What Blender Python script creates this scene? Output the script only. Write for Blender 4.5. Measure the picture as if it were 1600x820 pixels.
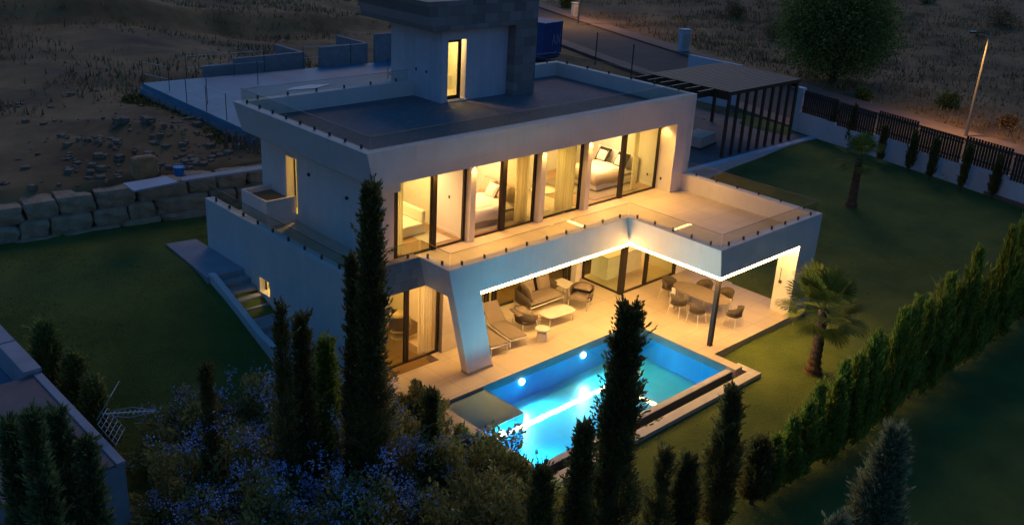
import bpy, math, random
import numpy as np
from mathutils import Vector, Matrix
R_ = math.radians
scene = bpy.context.scene
for o in list(bpy.data.objects): bpy.data.objects.remove(o)
COL = scene.collection

# ------------------------------------------------------------------ camera
CAM = Vector((-13.622, -20.788, 13.967))
YAW, PIT, ROL, FPX = R_(-44.748), R_(-22.117), R_(3.291), 1498.515
_fw = Vector((math.sin(-YAW)*math.cos(PIT), math.cos(YAW)*math.cos(PIT), math.sin(PIT)))
_rt = Vector((math.cos(YAW), math.sin(YAW), 0)); _up = _rt.cross(_fw)
rt = _rt*math.cos(ROL)+_up*math.sin(ROL); up = -_rt*math.sin(ROL)+_up*math.cos(ROL)
cd = bpy.data.cameras.new('camera'); cam = bpy.data.objects.new('camera', cd); COL.objects.link(cam)
cam.matrix_world = Matrix(((rt.x, up.x, -_fw.x, CAM.x), (rt.y, up.y, -_fw.y, CAM.y), (rt.z, up.z, -_fw.z, CAM.z), (0, 0, 0, 1)))
cd.sensor_width = 36; cd.lens = FPX/1600*36; cd.clip_end = 2000; cd.clip_start = 0.2
scene.camera = cam

# ------------------------------------------------------------------ sky, sun, exposure
w = bpy.data.worlds.new("World"); scene.world = w; w.use_nodes = True
nt = w.node_tree; nt.nodes.clear()
sky = nt.nodes.new('ShaderNodeTexSky'); sky.sky_type = 'NISHITA'; sky.sun_disc = False
SUN_EL, SUN_ROT = R_(-1.0), R_(45)
sky.sun_elevation = SUN_EL; sky.sun_rotation = SUN_ROT; sky.ozone_density = 4.0; sky.air_density = 1.0; sky.dust_density = 0.2
bg = nt.nodes.new('ShaderNodeBackground'); bg.inputs[1].default_value = 0.15
tint = nt.nodes.new('ShaderNodeVectorMath'); tint.operation = 'MULTIPLY'; tint.inputs[1].default_value = (.58, 1.12, .98)
wo = nt.nodes.new('ShaderNodeOutputWorld')
nt.links.new(sky.outputs[0], tint.inputs[0]); nt.links.new(tint.outputs[0], bg.inputs[0]); nt.links.new(bg.outputs[0], wo.inputs[0])
sd = bpy.data.lights.new('dusk_sun', 'SUN'); sd.energy = 0.046; sd.angle = R_(25); sd.color = (1, .66, .32)
so = bpy.data.objects.new('dusk_sun', sd); COL.objects.link(so); so.rotation_euler = (R_(52), 0, R_(135))   # afterglow from behind the house
scene.view_settings.view_transform = 'Standard'; scene.view_settings.look = 'None'
scene.view_settings.exposure = 3.0; scene.view_settings.gamma = 1; scene.view_settings.use_curve_mapping = False
cy = scene.cycles
cy.max_bounces = 7; cy.diffuse_bounces = 3; cy.glossy_bounces = 3; cy.transmission_bounces = 4; cy.transparent_max_bounces = 12
cy.caustics_reflective = False; cy.caustics_refractive = False; cy.sample_clamp_indirect = 4; cy.sample_clamp_direct = 0
cy.use_denoising = True
try: cy.use_light_tree = True
except Exception: pass

WARM = (1, .52, .13)
LS = .085   # lamp scale that goes with the exposure above
# ------------------------------------------------------------------ helpers
def ray(u, v): return _fw + rt*((u-800)/FPX) - up*((v-410)/FPX)
def at_y(u, v, y):
    r = ray(u, v); return CAM + r*((y-CAM.y)/r.y)
def at_z(u, v, z):
    r = ray(u, v); return CAM + r*((z-CAM.z)/r.z)

def mat(name, col, rough=.7, var=0.0, vscale=3, bump=0.0, bscale=40, metal=0.0, spec=.5, col2=None, emit=None, estr=0, island=0, detail=6, coords='Object'):
    m = bpy.data.materials.new(name); m.use_nodes = True
    n = m.node_tree; b = n.nodes['Principled BSDF']
    b.inputs['Roughness'].default_value = rough; b.inputs['Metallic'].default_value = metal
    b.inputs['Specular IOR Level'].default_value = spec
    b.inputs['Base Color'].default_value = (*col, 1)
    tc = n.nodes.new('ShaderNodeNewGeometry') if coords == 'World' else n.nodes.new('ShaderNodeTexCoord')
    out = tc.outputs['Position'] if coords == 'World' else tc.outputs['Object']
    if var or col2:
        t = n.nodes.new('ShaderNodeTexNoise'); t.inputs['Scale'].default_value = vscale; t.inputs['Detail'].default_value = detail
        t.inputs['Roughness'].default_value = .62
        n.links.new(out, t.inputs['Vector'])
        r = n.nodes.new('ShaderNodeValToRGB')
        c2 = col2 if col2 else tuple(min(1, c*(1+var)) for c in col)
        c1 = col if col2 else tuple(c*(1-var) for c in col)
        r.color_ramp.elements[0].position = .33; r.color_ramp.elements[1].position = .68
        r.color_ramp.elements[0].color = (*c1, 1); r.color_ramp.elements[1].color = (*c2, 1)
        n.links.new(t.outputs['Fac'], r.inputs[0])
        last = r.outputs[0]
        if island:
            g = n.nodes.new('ShaderNodeNewGeometry'); mp = n.nodes.new('ShaderNodeMapRange')
            mp.inputs[3].default_value = 1-island; mp.inputs[4].default_value = 1+island
            n.links.new(g.outputs['Random Per Island'], mp.inputs[0])
            mx = n.nodes.new('ShaderNodeVectorMath'); mx.operation = 'SCALE'
            n.links.new(last, mx.inputs[0]); n.links.new(mp.outputs[0], mx.inputs['Scale']); last = mx.outputs[0]
        n.links.new(last, b.inputs['Base Color'])
    if bump:
        t2 = n.nodes.new('ShaderNodeTexNoise'); t2.inputs['Scale'].default_value = bscale; t2.inputs['Detail'].default_value = 5
        n.links.new(out, t2.inputs['Vector'])
        bp = n.nodes.new('ShaderNodeBump'); bp.inputs['Strength'].default_value = bump; bp.inputs['Distance'].default_value = .05
        n.links.new(t2.outputs['Fac'], bp.inputs['Height']); n.links.new(bp.outputs[0], b.inputs['Normal'])
    if emit:
        b.inputs['Emission Color'].default_value = (*emit, 1); b.inputs['Emission Strength'].default_value = estr
    return m

def glassmat(name, tint, ior=1.45, rough=0.0, refl=1.0):
    m = bpy.data.materials.new(name); m.use_nodes = True; n = m.node_tree; n.nodes.clear()
    o = n.nodes.new('ShaderNodeOutputMaterial'); t = n.nodes.new('ShaderNodeBsdfTransparent'); g = n.nodes.new('ShaderNodeBsdfGlossy')
    t.inputs[0].default_value = (*tint, 1); g.inputs['Roughness'].default_value = rough; g.inputs[0].default_value = (refl, refl, refl, 1)
    lw = n.nodes.new('ShaderNodeLayerWeight'); p5 = n.nodes.new('ShaderNodeMath'); p5.operation = 'POWER'; p5.inputs[1].default_value = 4.5
    n.links.new(lw.outputs['Facing'], p5.inputs[0]); f = n.nodes.new('ShaderNodeMapRange'); f.inputs[3].default_value = .035; f.inputs[4].default_value = .9; n.links.new(p5.outputs[0], f.inputs[0]); x = n.nodes.new('ShaderNodeMixShader')
    n.links.new(f.outputs[0], x.inputs[0]); n.links.new(t.outputs[0], x.inputs[1]); n.links.new(g.outputs[0], x.inputs[2]); n.links.new(x.outputs[0], o.inputs[0])
    return m

def emat(name, col, s):
    m = bpy.data.materials.new(name); m.use_nodes = True; n = m.node_tree; n.nodes.clear()
    o = n.nodes.new('ShaderNodeOutputMaterial'); e = n.nodes.new('ShaderNodeEmission'); e.inputs[0].default_value = (*col, 1); e.inputs[1].default_value = s*.1
    n.links.new(e.outputs[0], o.inputs[0]); return m

def tilemat(name, col, size, rough=.5, gap=.9, var=.12, mortar=.012, off=0.0, w=1.0, h=1.0, coords='Object', rot=None, bumpd=.3):
    m = bpy.data.materials.new(name); m.use_nodes = True; n = m.node_tree; b = n.nodes['Principled BSDF']
    b.inputs['Roughness'].default_value = rough
    tc = n.nodes.new('ShaderNodeTexCoord'); mp = n.nodes.new('ShaderNodeMapping')
    if rot: mp.inputs['Rotation'].default_value = rot
    n.links.new(tc.outputs['Object'], mp.inputs[0])
    t = n.nodes.new('ShaderNodeTexBrick'); t.offset = off; t.inputs['Scale'].default_value = 1/size
    t.inputs['Brick Width'].default_value = w; t.inputs['Row Height'].default_value = h; t.inputs['Mortar Size'].default_value = mortar
    t.inputs['Color1'].default_value = (*[c*(1-var) for c in col], 1); t.inputs['Color2'].default_value = (*[min(1, c*(1+var)) for c in col], 1)
    t.inputs['Mortar'].default_value = (*[c*gap for c in col], 1)
    n.links.new(mp.outputs[0], t.inputs[0])
    ns = n.nodes.new('ShaderNodeTexNoise'); ns.inputs['Scale'].default_value = 1.3; ns.inputs['Detail'].default_value = 8; n.links.new(tc.outputs['Object'], ns.inputs[0])
    mr = n.nodes.new('ShaderNodeMapRange'); mr.inputs[3].default_value = .82; mr.inputs[4].default_value = 1.14; n.links.new(ns.outputs[0], mr.inputs[0])
    vm = n.nodes.new('ShaderNodeVectorMath'); vm.operation = 'SCALE'; n.links.new(t.outputs[0], vm.inputs[0]); n.links.new(mr.outputs[0], vm.inputs['Scale'])
    n.links.new(vm.outputs[0], b.inputs['Base Color'])
    return m

M = {}
M['white'] = mat('white_render', (.76, .71, .63), .75, var=.05, vscale=1.2, bump=.12, bscale=60)
def streaks(m, lo=.86):
    n = m.node_tree; b = n.nodes['Principled BSDF']; src = b.inputs['Base Color'].links[0].from_socket
    tc = n.nodes.new('ShaderNodeTexCoord'); mp = n.nodes.new('ShaderNodeMapping'); mp.inputs['Scale'].default_value = (2.2, 2.2, .16); t = n.nodes.new('ShaderNodeTexNoise'); t.inputs['Scale'].default_value = 2.0; t.inputs['Detail'].default_value = 9; t.inputs['Roughness'].default_value = .7
    n.links.new(tc.outputs['Object'], mp.inputs[0]); n.links.new(mp.outputs[0], t.inputs[0]); mr = n.nodes.new('ShaderNodeMapRange'); mr.inputs[1].default_value = .3; mr.inputs[2].default_value = .62; mr.inputs[3].default_value = lo; mr.inputs[4].default_value = 1
    n.links.new(t.outputs[0], mr.inputs[0]); v = n.nodes.new('ShaderNodeVectorMath'); v.operation = 'SCALE'; n.links.new(src, v.inputs[0]); n.links.new(mr.outputs[0], v.inputs['Scale']); n.links.new(v.outputs[0], b.inputs['Base Color'])
streaks(M['white'], .935)
M['plaster'] = mat('interior_plaster', (.78, .74, .68), .8, var=.03, vscale=2)
M['tower'] = mat('tower_render', (.62, .63, .65), .8, var=.07, vscale=1.5, bump=.12, bscale=60)
M['roof'] = mat('roof_screed', (.20, .195, .19), .85, var=.12, vscale=.9, bump=.3, bscale=30)
streaks(M['tower'], .88); streaks(M['roof'], .72)
M['stone'] = tilemat('stone_cladding', (.27, .23, .20), .6, rough=.7, gap=.55, var=.30, mortar=.008, off=.35, w=1.0, h=.55, rot=(R_(90), 0, 0))
M['stone_pier'] = tilemat('stone_pier', (.52, .44, .34), .6, rough=.6, gap=.7, var=.14, mortar=.006, off=.0, w=1.2, h=1.0, rot=(R_(90), 0, 0))
M['paving'] = tilemat('terrace_paving', (.56, .45, .31), .9, rough=.5, gap=.62, var=.035, mortar=.009)
M['paving_up'] = tilemat('balcony_paving', (.60, .49, .35), .9, rough=.5, gap=.62, var=.035, mortar=.009)
M['patio'] = mat('patio_concrete', (.36, .36, .36), .8, var=.1, vscale=2, bump=.2)
M['frame'] = mat('dark_aluminium', (.030, .022, .015), .6, spec=.3)
M['frame_glazing'] = glassmat('window_glass', (.90, .96, .86))
M['green_glass'] = glassmat('tinted_window_glass', (.88, .91, .76))
M['bal'] = glassmat('balustrade_glass', (.93, .945, .91), refl=.45)
M['clamp'] = mat('clamp_steel', (.09, .08, .07), .4, metal=.6)
M['wood'] = tilemat('oak_floor', (.42, .25, .13), .9, rough=.4, gap=.6, var=.18, mortar=.004, off=.4, w=1.6, h=.2)
M['led'] = emat('led_strip', (1, .57, .18), 96)
M['down'] = emat('downlight_lens', (1, .65, .32), 30)
M['linen'] = mat('white_linen', (.80, .76, .70), .9, var=.04, bump=.4, bscale=9)
M['beige'] = mat('beige_fabric', (.42, .34, .25), .95, var=.06, bump=.25, bscale=30)
M['taupe'] = mat('taupe_fabric', (.22, .17, .12), .95, var=.08, bump=.4, bscale=60)
M['rope'] = mat('woven_rope', (.12, .09, .06), .9, var=.2, vscale=30, bump=.8, bscale=90)
M['steel'] = mat('cream_steel', (.72, .68, .60), .4, metal=.1)
M['tabletop'] = mat('pale_tabletop', (.62, .56, .47), .5, var=.04)
M['black'] = mat('black_metal', (.02, .02, .02), .5)
M['curtain'] = mat('sheer_curtain', (.86, .80, .64), .9, var=.03)
_n = M['curtain'].node_tree; _b = _n.nodes['Principled BSDF']; _t = _n.nodes.new('ShaderNodeBsdfTranslucent'); _t.inputs[0].default_value = (.85, .79, .56, 1); _m = _n.nodes.new('ShaderNodeMixShader'); _m.inputs[0].default_value = .5
_o = [q for q in _n.nodes if q.type == 'OUTPUT_MATERIAL'][0]; _n.links.new(_b.outputs[0], _m.inputs[1]); _n.links.new(_t.outputs[0], _m.inputs[2]); _n.links.new(_m.outputs[0], _o.inputs[0])
M['cushion_black'] = mat('black_piped_cushion', (.03, .025, .02), .9)
M['rug'] = mat('grey_rug', (.33, .27, .21), 1, var=.15, vscale=14, bump=.6, bscale=80)
M['pool'] = tilemat('pool_tile', (.012, .36, .72), .3, rough=.3, gap=.85, var=.05, mortar=.02)
M['pool_floor'] = tilemat('pool_floor_tile', (.025, .46, .66), .3, rough=.35, gap=.86, var=.05, mortar=.02)
M['plight'] = emat('pool_lamp', (.75, .95, 1), 60)
M['kerb'] = mat('pool_kerb_stone', (.55, .49, .41), .6, var=.08, vscale=3, bump=.2)
M['channel'] = mat('wet_channel', (.03, .045, .055), .6, var=.2)
M['sand'] = mat('shelf_mosaic', (.62, .57, .46), .4, var=.06)

def link(o, parent=None):
    COL.objects.link(o)
    if parent: o.parent = parent
    return o
def tag(o, label=None, cat=None, group=None, kind=None):
    if label: o['label'] = label
    if cat: o['category'] = cat
    if group: o['group'] = group
    if kind: o['kind'] = kind
    return o
def empty(name, loc=(0, 0, 0), rz=0, label=None, cat=None, group=None):
    o = bpy.data.objects.new(name, None); o.empty_display_size = .3; COL.objects.link(o); o.location = loc; o.rotation_euler[2] = rz
    return tag(o, label, cat, group)
def copy_tree(o, parent=None):
    c = o.copy(); COL.objects.link(c); c.parent = parent
    for ch in list(o.children): copy_tree(ch, c)
    return c

class MB:
    def __init__(s): s.v = []; s.f = []; s.sm = False
    def add(s, vs, fs):
        k = len(s.v); s.v += [tuple(p) for p in vs]; s.f += [tuple(i+k for i in f) for f in fs]; return s
    def box(s, x0, y0, z0, x1, y1, z1):
        vs = [(x0, y0, z0), (x1, y0, z0), (x1, y1, z0), (x0, y1, z0), (x0, y0, z1), (x1, y0, z1), (x1, y1, z1), (x0, y1, z1)]
        return s.add(vs, [(0, 3, 2, 1), (4, 5, 6, 7), (0, 1, 5, 4), (1, 2, 6, 5), (2, 3, 7, 6), (3, 0, 4, 7)])
    def prism(s, poly, a, b, axis='z'):
        n = len(poly)
        def P(p, t): return {'z': (p[0], p[1], t), 'y': (p[0], t, p[1]), 'x': (t, p[0], p[1])}[axis]
        vs = [P(p, a) for p in poly]+[P(p, b) for p in poly]
        fs = [tuple(range(n))[::-1], tuple(range(n, 2*n))]+[(i, (i+1) % n, n+(i+1) % n, n+i) for i in range(n)]
        return s.add(vs, fs)
    def tube(s, pts, rads, n=8, cap=True):
        pts = [Vector(p) for p in pts]
        if not hasattr(rads, '__len__'): rads = [rads]*len(pts)
        k = len(s.v); prev = None
        for i, p in enumerate(pts):
            d = (pts[min(i+1, len(pts)-1)]-pts[max(i-1, 0)]).normalized()
            ax = Vector((1, 0, 0)) if abs(d.x) < .8 else Vector((0, 1, 0))
            if prev is not None: ax = prev
            u = (ax-d*ax.dot(d)).normalized(); prev = u; w_ = d.cross(u)
            for j in range(n):
                a = 2*math.pi*j/n; s.v.append(tuple(p+(u*math.cos(a)+w_*math.sin(a))*rads[i]))
        for i in range(len(pts)-1):
            for j in range(n): s.f.append((k+i*n+j, k+i*n+(j+1) % n, k+(i+1)*n+(j+1) % n, k+(i+1)*n+j))
        if cap:
            s.f.append(tuple(k+j for j in range(n))[::-1]); s.f.append(tuple(k+(len(pts)-1)*n+j for j in range(n)))
        return s
    def disc(s, c, rx, ry, h, n=28, pw=2.0, taper=1.0):
        vs = []; 
        for zz, kf in ((0, taper), (h, 1.0)):
            for j in range(n):
                a = 2*math.pi*j/n; ca, sa = math.cos(a), math.sin(a)
                vs.append((c[0]+kf*rx*math.copysign(abs(ca)**(2/pw), ca), c[1]+kf*ry*math.copysign(abs(sa)**(2/pw), sa), c[2]+zz))
        return s.add(vs, [tuple(range(n))[::-1], tuple(range(n, 2*n))]+[(i, (i+1) % n, n+(i+1) % n, n+i) for i in range(n)])
    def build(s, name, m, parent=None, bevel=0, smooth=False, subsurf=0, solid=0, seg=2):
        me = bpy.data.meshes.new(name); me.from_pydata(s.v, [], s.f); me.update()
        me.materials.append(M[m] if isinstance(m, str) else m)
        o = bpy.data.objects.new(name, me); link(o, parent)
        if smooth: me.polygons.foreach_set('use_smooth', [True]*len(me.polygons))
        if solid: q = o.modifiers.new('s', 'SOLIDIFY'); q.thickness = solid
        if bevel: q = o.modifiers.new('b', 'BEVEL'); q.width = bevel; q.segments = seg; q.limit_method = 'ANGLE'
        if subsurf: q = o.modifiers.new('u', 'SUBSURF'); q.levels = subsurf; q.render_levels = subsurf
        return o
def box(name, m, parent, *a, bevel=0): return MB().box(*a).build(name, m, parent, bevel)
def cushion(name, m, parent, x0, y0, z0, x1, y1, z1, rot=None, b=None):
    """soft box: rounded, slightly bulged"""
    cx, cy_, cz = (x0+x1)/2, (y0+y1)/2, (z0+z1)/2; hx, hy, hz = (x1-x0)/2, (y1-y0)/2, (z1-z0)/2
    N = 6; V = []; F = []
    def sh(a): return math.copysign(1-(1-abs(a))**1.5, a)
    for k in range(2):
        for i in range(N+1):
            for j in range(N+1):
                a, c = i/N*2-1, j/N*2-1
                edge = max(abs(a), abs(c)); th = hz*(max(0.0, 1-edge**4))**.5*(1)+hz*.12
                V.append((hx*a, hy*c, th if k else -th*.8))
    n1 = (N+1)**2
    for i in range(N):
        for j in range(N):
            q = i*(N+1)+j; F.append((n1+q, n1+q+N+1, n1+q+N+2, n1+q+1)); F.append((q, q+1, q+N+2, q+N+1))
    rim = [i*(N+1) for i in range(N+1)]+[N*(N+1)+j for j in range(1, N+1)]+[i*(N+1)+N for i in range(N-1, -1, -1)]+[j for j in range(N-1, 0, -1)]
    for i in range(len(rim)):
        a, c = rim[i], rim[(i+1) % len(rim)]; F.append((a, c, n1+c, n1+a))
    o = MB().add(V, F).build(name, m, parent, smooth=True)
    o.location = (cx, cy_, cz)
    if rot: o.rotation_euler = rot
    return o
def light(name, kind, loc, energy, color=WARM, size=.3, rot=None, sizey=None, spot=None, blend=.6, parent=None):
    l = bpy.data.lights.new(name, kind); l.energy = energy*LS; l.color = color
    if kind == 'AREA':
        l.size = size
        if sizey: l.shape = 'RECTANGLE'; l.size_y = sizey
    elif kind in ('POINT', 'SPOT'): l.shadow_soft_size = size
    if kind == 'SPOT': l.spot_size = R_(spot or 80); l.spot_blend = blend
    o = bpy.data.objects.new(name, l); COL.objects.link(o); o.location = loc
    if rot: o.rotation_euler = rot
    if parent: o.parent = parent
    return o

# ------------------------------------------------------------------ terrain
def sstep(a, b, x):
    t = np.clip((x-a)/(b-a), 0, 1); return t*t*(3-2*t)
def hL(y): return 1.86*sstep(-1.2, 6.6, y)
def plot_h(x, y):
    l = hL(y); r = -.25+1.25*sstep(15, 35, x)
    xx = 1.2+(15-1.2)*sstep(-1, 7, y)
    t = sstep(xx-2.0, xx, x)
    return l*(1-t)+r*t
def back_h(x, y):
    b = 3.3-2.4*sstep(9, 27, x)
    far = sstep(44, 46.5, y-.10*x)*1.6*sstep(45, 25, x)+sstep(46, 60, y-.25*x)*1.5+np.clip(y-70, 0, 400)*.02
    side = sstep(58, 120, x+0*y)*3.0
    return b+far+side
def terrain_h(x, y):
    """big ground sheet: hidden well below the plot, above it behind the boulder wall and outside the fence"""
    bh = back_h(x, y)
    left_bank = sstep(10.1, 11.3, y-(-.16*(x-0)))         # behind boulders
    inplot = (x < 37) & (x > -9)
    base = np.where(x > 34, bh, -1.6)
    h = base*(1-left_bank)+bh*left_bank
    return h
def grid_mesh(xs, ys, hf, skip=None, lift=0):
    X, Y = np.meshgrid(xs, ys); Z = hf(X, Y)+lift
    V = np.stack([X, Y, Z], -1).reshape(-1, 3); nx = len(xs); F = []
    for j in range(len(ys)-1):
        for i in range(nx-1):
            cx_, cy_ = (xs[i]+xs[i+1])/2, (ys[j]+ys[j+1])/2
            if skip and skip(cx_, cy_): continue
            a = j*nx+i; F.append((a, a+1, a+nx+1, a+nx))
    return MB().add(V.tolist(), F)
M['ground'] = mat('dry_earth', (.11, .066, .024), 1, col2=(.36, .215, .08), vscale=.22, bump=1.0, bscale=1.6, detail=12, coords='World')
M['lawn'] = mat('lawn_grass', (.065, .105, .010), 1, col2=(.145, .18, .022), vscale=.5, bump=.9, bscale=22, detail=12, coords='World')
rs = np.random.RandomState(3)
def gh(x, y):
    n = .12*np.sin(x*.9+np.sin(y*.7)*1.3)*np.sin(y*.8+1.1*np.sin(x*.5))+.05*np.sin(x*2.3+y*1.1)*np.sin(y*2.7-x)
    n = n+.55*sstep(12, 16, y)*np.exp(-((x-1.5)/4.5)**2)*np.exp(-((y-15)/5.)**2)*(.8+np.sin(x*2.1+y)*.4)
    road = np.exp(-((x-road_x(y))/9.)**4)
    return terrain_h(x, y)+n*(1-road)
def road_x(y): return 42.2+(y+3.3)*.27+.0012*(y-5)**2-3.0
xs = np.unique(np.concatenate([np.arange(-60, 70, .8), np.arange(70, 420, 8), np.arange(-300, -60, 20)]))
ys = np.unique(np.concatenate([np.arange(-40, 12, 1.0), np.arange(10, 60, .8), np.arange(60, 100, 2), np.arange(100, 460, 12), np.arange(-200, -40, 20)]))
tag(grid_mesh(xs, ys, gh).build('ground', 'ground', smooth=True), kind='structure')
xs = np.unique(np.round(np.concatenate([np.arange(-30, 38, .5), [0.05, 1.25, 16.2, 10.7, 37]]), 3)); ys = np.unique(np.round(np.concatenate([np.arange(-40, 12, .5), [-7.4, -5.8, -.75, 7.3]]), 3))
def lawn_skip(x, y):
    if 0.05 < x < 16.2 and -.75 < y < 7.3: return True
    if 1.25 < x < 16.2 and -5.8 < y <= -.75: return True
    if 1.25 < x < 10.7 and -7.4 < y <= -5.8: return True
    if y > 10.75-.16*x and x < 16: return True
    if x > 36.9: return True
    return False
def lh(x, y): return plot_h(x, y)+.03*np.sin(x*1.1)*np.sin(y*.9+.5)
lawn = tag(grid_mesh(xs, ys, lh, lawn_skip).build('lawn', 'lawn', smooth=True), kind='structure')

# grass tufts / dry scrub: uncountable, one object each
def tufts(name, m, pts, hmin, hmax, spread, blades, seed, label, cat, wid=.05):
    r = np.random.RandomState(seed); P = np.repeat(np.array(pts), blades, 0); n = len(P)
    a = r.rand(n)*2*np.pi; tilt = r.rand(n)*.7; L = hmin+(hmax-hmin)*r.rand(n)
    base = P+np.stack([r.randn(n)*spread, r.randn(n)*spread, np.zeros(n)], 1)
    d = np.stack([np.cos(a)*np.sin(tilt), np.sin(a)*np.sin(tilt), np.cos(tilt)], 1); s = np.stack([-np.sin(a), np.cos(a), 0*a], 1)*wid*(.5+r.rand(n))[:, None]
    V = np.stack([base-s, base+s, base+d*L[:, None]], 1).reshape(-1, 3)
    F = np.arange(3*n).reshape(-1, 3)
    return tag(MB().add(V.tolist(), F.tolist()).build(name, m), label, cat, kind='stuff')
M['scrub'] = mat('dry_scrub', (.22, .14, .05), 1, col2=(.48, .31, .12), vscale=.4, island=.4, coords='World')
r = np.random.RandomState(5); pts = []
while len(pts) < 16000:
    x, y = r.uniform(-30, 140), r.uniform(14, 120)
    if 3 < x < 22 and 10 < y < 24: continue
    if abs(x-road_x(y)) < 6.5: continue
    if x < road_x(y) and x > 22 and y < 45: continue
    pn = math.sin(x*.31+2*math.sin(y*.13))*math.sin(y*.27+x*.07)
    if pn < r.rand()*.9-.45: continue
    pts.append((x, y, 0))
for i in range(3500):
    x, y = r.uniform(46, 90), r.uniform(-12, 40)
    if x-road_x(y) > 6.3: pts.append((x, y, 0))
pts = np.array(pts); pts[:, 2] = gh(pts[:, 0], pts[:, 1])-.03
tufts('dry_grass', 'scrub', pts, .12, .5, .4, 5, 1, 'dry brown grass and scrub covering the open hillside', 'grass', .05)

r = np.random.RandomState(15); G1 = np.stack([r.uniform(-8, 1, 9000), r.uniform(-3, 10.5, 9000), np.zeros(9000)], 1); G2 = np.stack([r.uniform(4, 26, 16000), r.uniform(-11.5, 2, 16000), np.zeros(16000)], 1)
GP = np.concatenate([G1, G2]); keep = np.array([not lawn_skip(a, b_) and not (-1.4 < a < 0.1 and b_ > .8) for a, b_, _ in GP]); GP = GP[keep]; GP = GP[(np.sin(GP[:, 0]*1.7+GP[:, 1])+np.sin(GP[:, 1]*2.3-GP[:, 0]*.8)+r.randn(len(GP))) > -.3]; GP[:, 2] = lh(GP[:, 0], GP[:, 1])-.01
M['blade'] = mat('grass_blades', (.20, .23, .03), 1, col2=(.38, .38, .06), vscale=.6, island=.35, coords='World')
tufts('grass_blades', 'blade', GP, .02, .055, .09, 4, 16, 'short uneven grass blades over the lawns', 'grass', .012)
# ------------------------------------------------------------------ road
M['asphalt'] = mat('asphalt', (.07, .062, .052), .9, var=.2, vscale=.6, bump=.5, bscale=20, coords='World')
M['pave'] = mat('pink_pavement', (.20, .13, .09), .85, var=.12, vscale=1.5, coords='World')
def strip(off0, off1, lift, thick, name, m, y0=-40, y1=110):
    b = MB(); ysr = np.arange(y0, y1, 1.5); vs = []
    for y in ysr:
        for of in (off0, off1):
            x = road_x(y)+of; z = float(terrain_h(np.array(road_x(y)), np.array(max(y, 12.)))) + lift
            vs += [(x, y, z-thick), (x, y, z)]
    fs = []
    for i in range(len(ysr)-1):
        k = i*4; fs += [(k+1, k+3, k+7, k+5), (k, k+1, k+5, k+4), (k+2, k+6, k+7, k+3)]
    return tag(b.add(vs, fs).build(name, m), kind='structure')
strip(-4.2, 3.0, .10, .5, 'road', 'asphalt')
strip(3.0, 4.9, .24, .5, 'pavement', 'pave')
strip(-5.6, -4.2, .22, .5, 'pavement', 'pave')

# ------------------------------------------------------------------ terrace, patio, pool
tz = MB(); tz.box(.05, -2.83, -.28, 16.0, -.80, 0); tz.box(3.3, -.80, -.28, 16.0, 1.05, 0); tz.box(10.15, -5.885, -.28, 15.9, -2.83, 0)
tz.box(10.15, -6.95, -.28, 10.52, -5.885, 0); tz.box(.05, -6.6, -.28, 1.65, -2.83, 0)
tag(tz.build('terrace_paving', 'paving'), kind='structure')
tag(MB().prism([(-1.25, 5.0), (-.003, 4.95), (-.003, 8.2), (-1.0, 8.35)], 1.6, 1.9).build('patio', 'patio'), kind='structure')
pool = empty('swimming_pool', (0, 0, 0), 0, 'long rectangular pool glowing turquoise beside the lit terrace', 'pool')
PX0, PX1, PY0, PY1, PZ = 1.65, 10.15, -6.6, -2.83, -1.05
b = MB(); b.add([(PX0, PY0, PZ), (PX1, PY0, PZ), (PX1, PY1, PZ), (PX0, PY1, PZ)], [(0, 1, 2, 3)]); b.build('pool_floor', 'pool_floor', pool)
b = MB()
b.box(PX0-.2, PY1, PZ-.2, PX1+.2, PY1+.2, -.285); b.box(PX1, PY0, PZ-.2, PX1+.2, PY1, -.285); b.box(PX0-.2, PY0, PZ-.2, PX0, PY1, -.285)
b.box(PX0-.2, PY0-.23, PZ-.2, PX1+.35, PY0, -.115); b.build('pool_wall', 'pool', pool)
# terrace slab edge above the water is the dark coping rim
b = MB(); b.box(PX0, PY1-.012, -.28, PX1-.012, PY1-.001, -.004); b.box(PX1-.012, PY0, -.28, PX1-.001, PY1-.001, -.004); b.build('rim_tile', mat('rim_tile', (.17, .22, .24), .5, var=.1), pool)
b = MB(); b.box(PX0, PY0-.235, -.112, PX1+.34, PY0-.02, -.094); b.build('spill_edge', 'kerb', pool, bevel=.01)
b = MB(); b.box(PX0, -7.12, -.62, PX1+.45, -6.85, -.5); b.build('overflow_channel', 'channel', pool)
b = MB(); b.box(PX0, -6.849, -.62, PX1+.36, -6.832, -.113); b.build('spill_face', 'channel', pool)
b = MB(); b.box(PX0-.3, -7.46, -.7, 10.85, -7.12, -.12); b.box(10.56, -7.12, -.7, 10.85, -6.6, -.12); b.build('outer_kerb', 'kerb', pool, bevel=.01)
b = MB(); b.box(PX0+.02, -4.55, PZ, 3.3, -2.86, -.135); b.build('bathing_shelf', 'pool', pool)
b = MB(); b.box(PX0+.03, -4.54, -.135, 3.29, -2.87, -.112); b.build('shelf_top', 'sand', pool)
b = MB(); b.box(3.29, -4.552, -.118, 3.31, -2.85, -.098); b.build('shelf_rim', 'white', pool)
def pool_light(x, y, z, d, e=34):
    vs = []; fs = []; n = 20
    ax = {'y': (1, 0, 0), 'x': (0, 1, 0)}[d[0]]
    b = MB(); b.tube([(x, y, z), (x+(.03*d[1] if d[0] == 'x' else 0), y+(.03*d[1] if d[0] == 'y' else 0), z)], .095, 20); b.build('pool_light', 'plight', pool)
    dx, dy = (d[1]*.16, 0) if d[0] == 'x' else (0, d[1]*.16)
    light('pool_lamp', 'SPOT', (x+dx, y+dy, z), e*20, (.28, .80, 1), .12, (R_(97), 0, {'y-1': R_(180), 'x1': R_(-90), 'y1': 0}[d[0]+str(d[1])]), spot=166, blend=.55)
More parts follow.
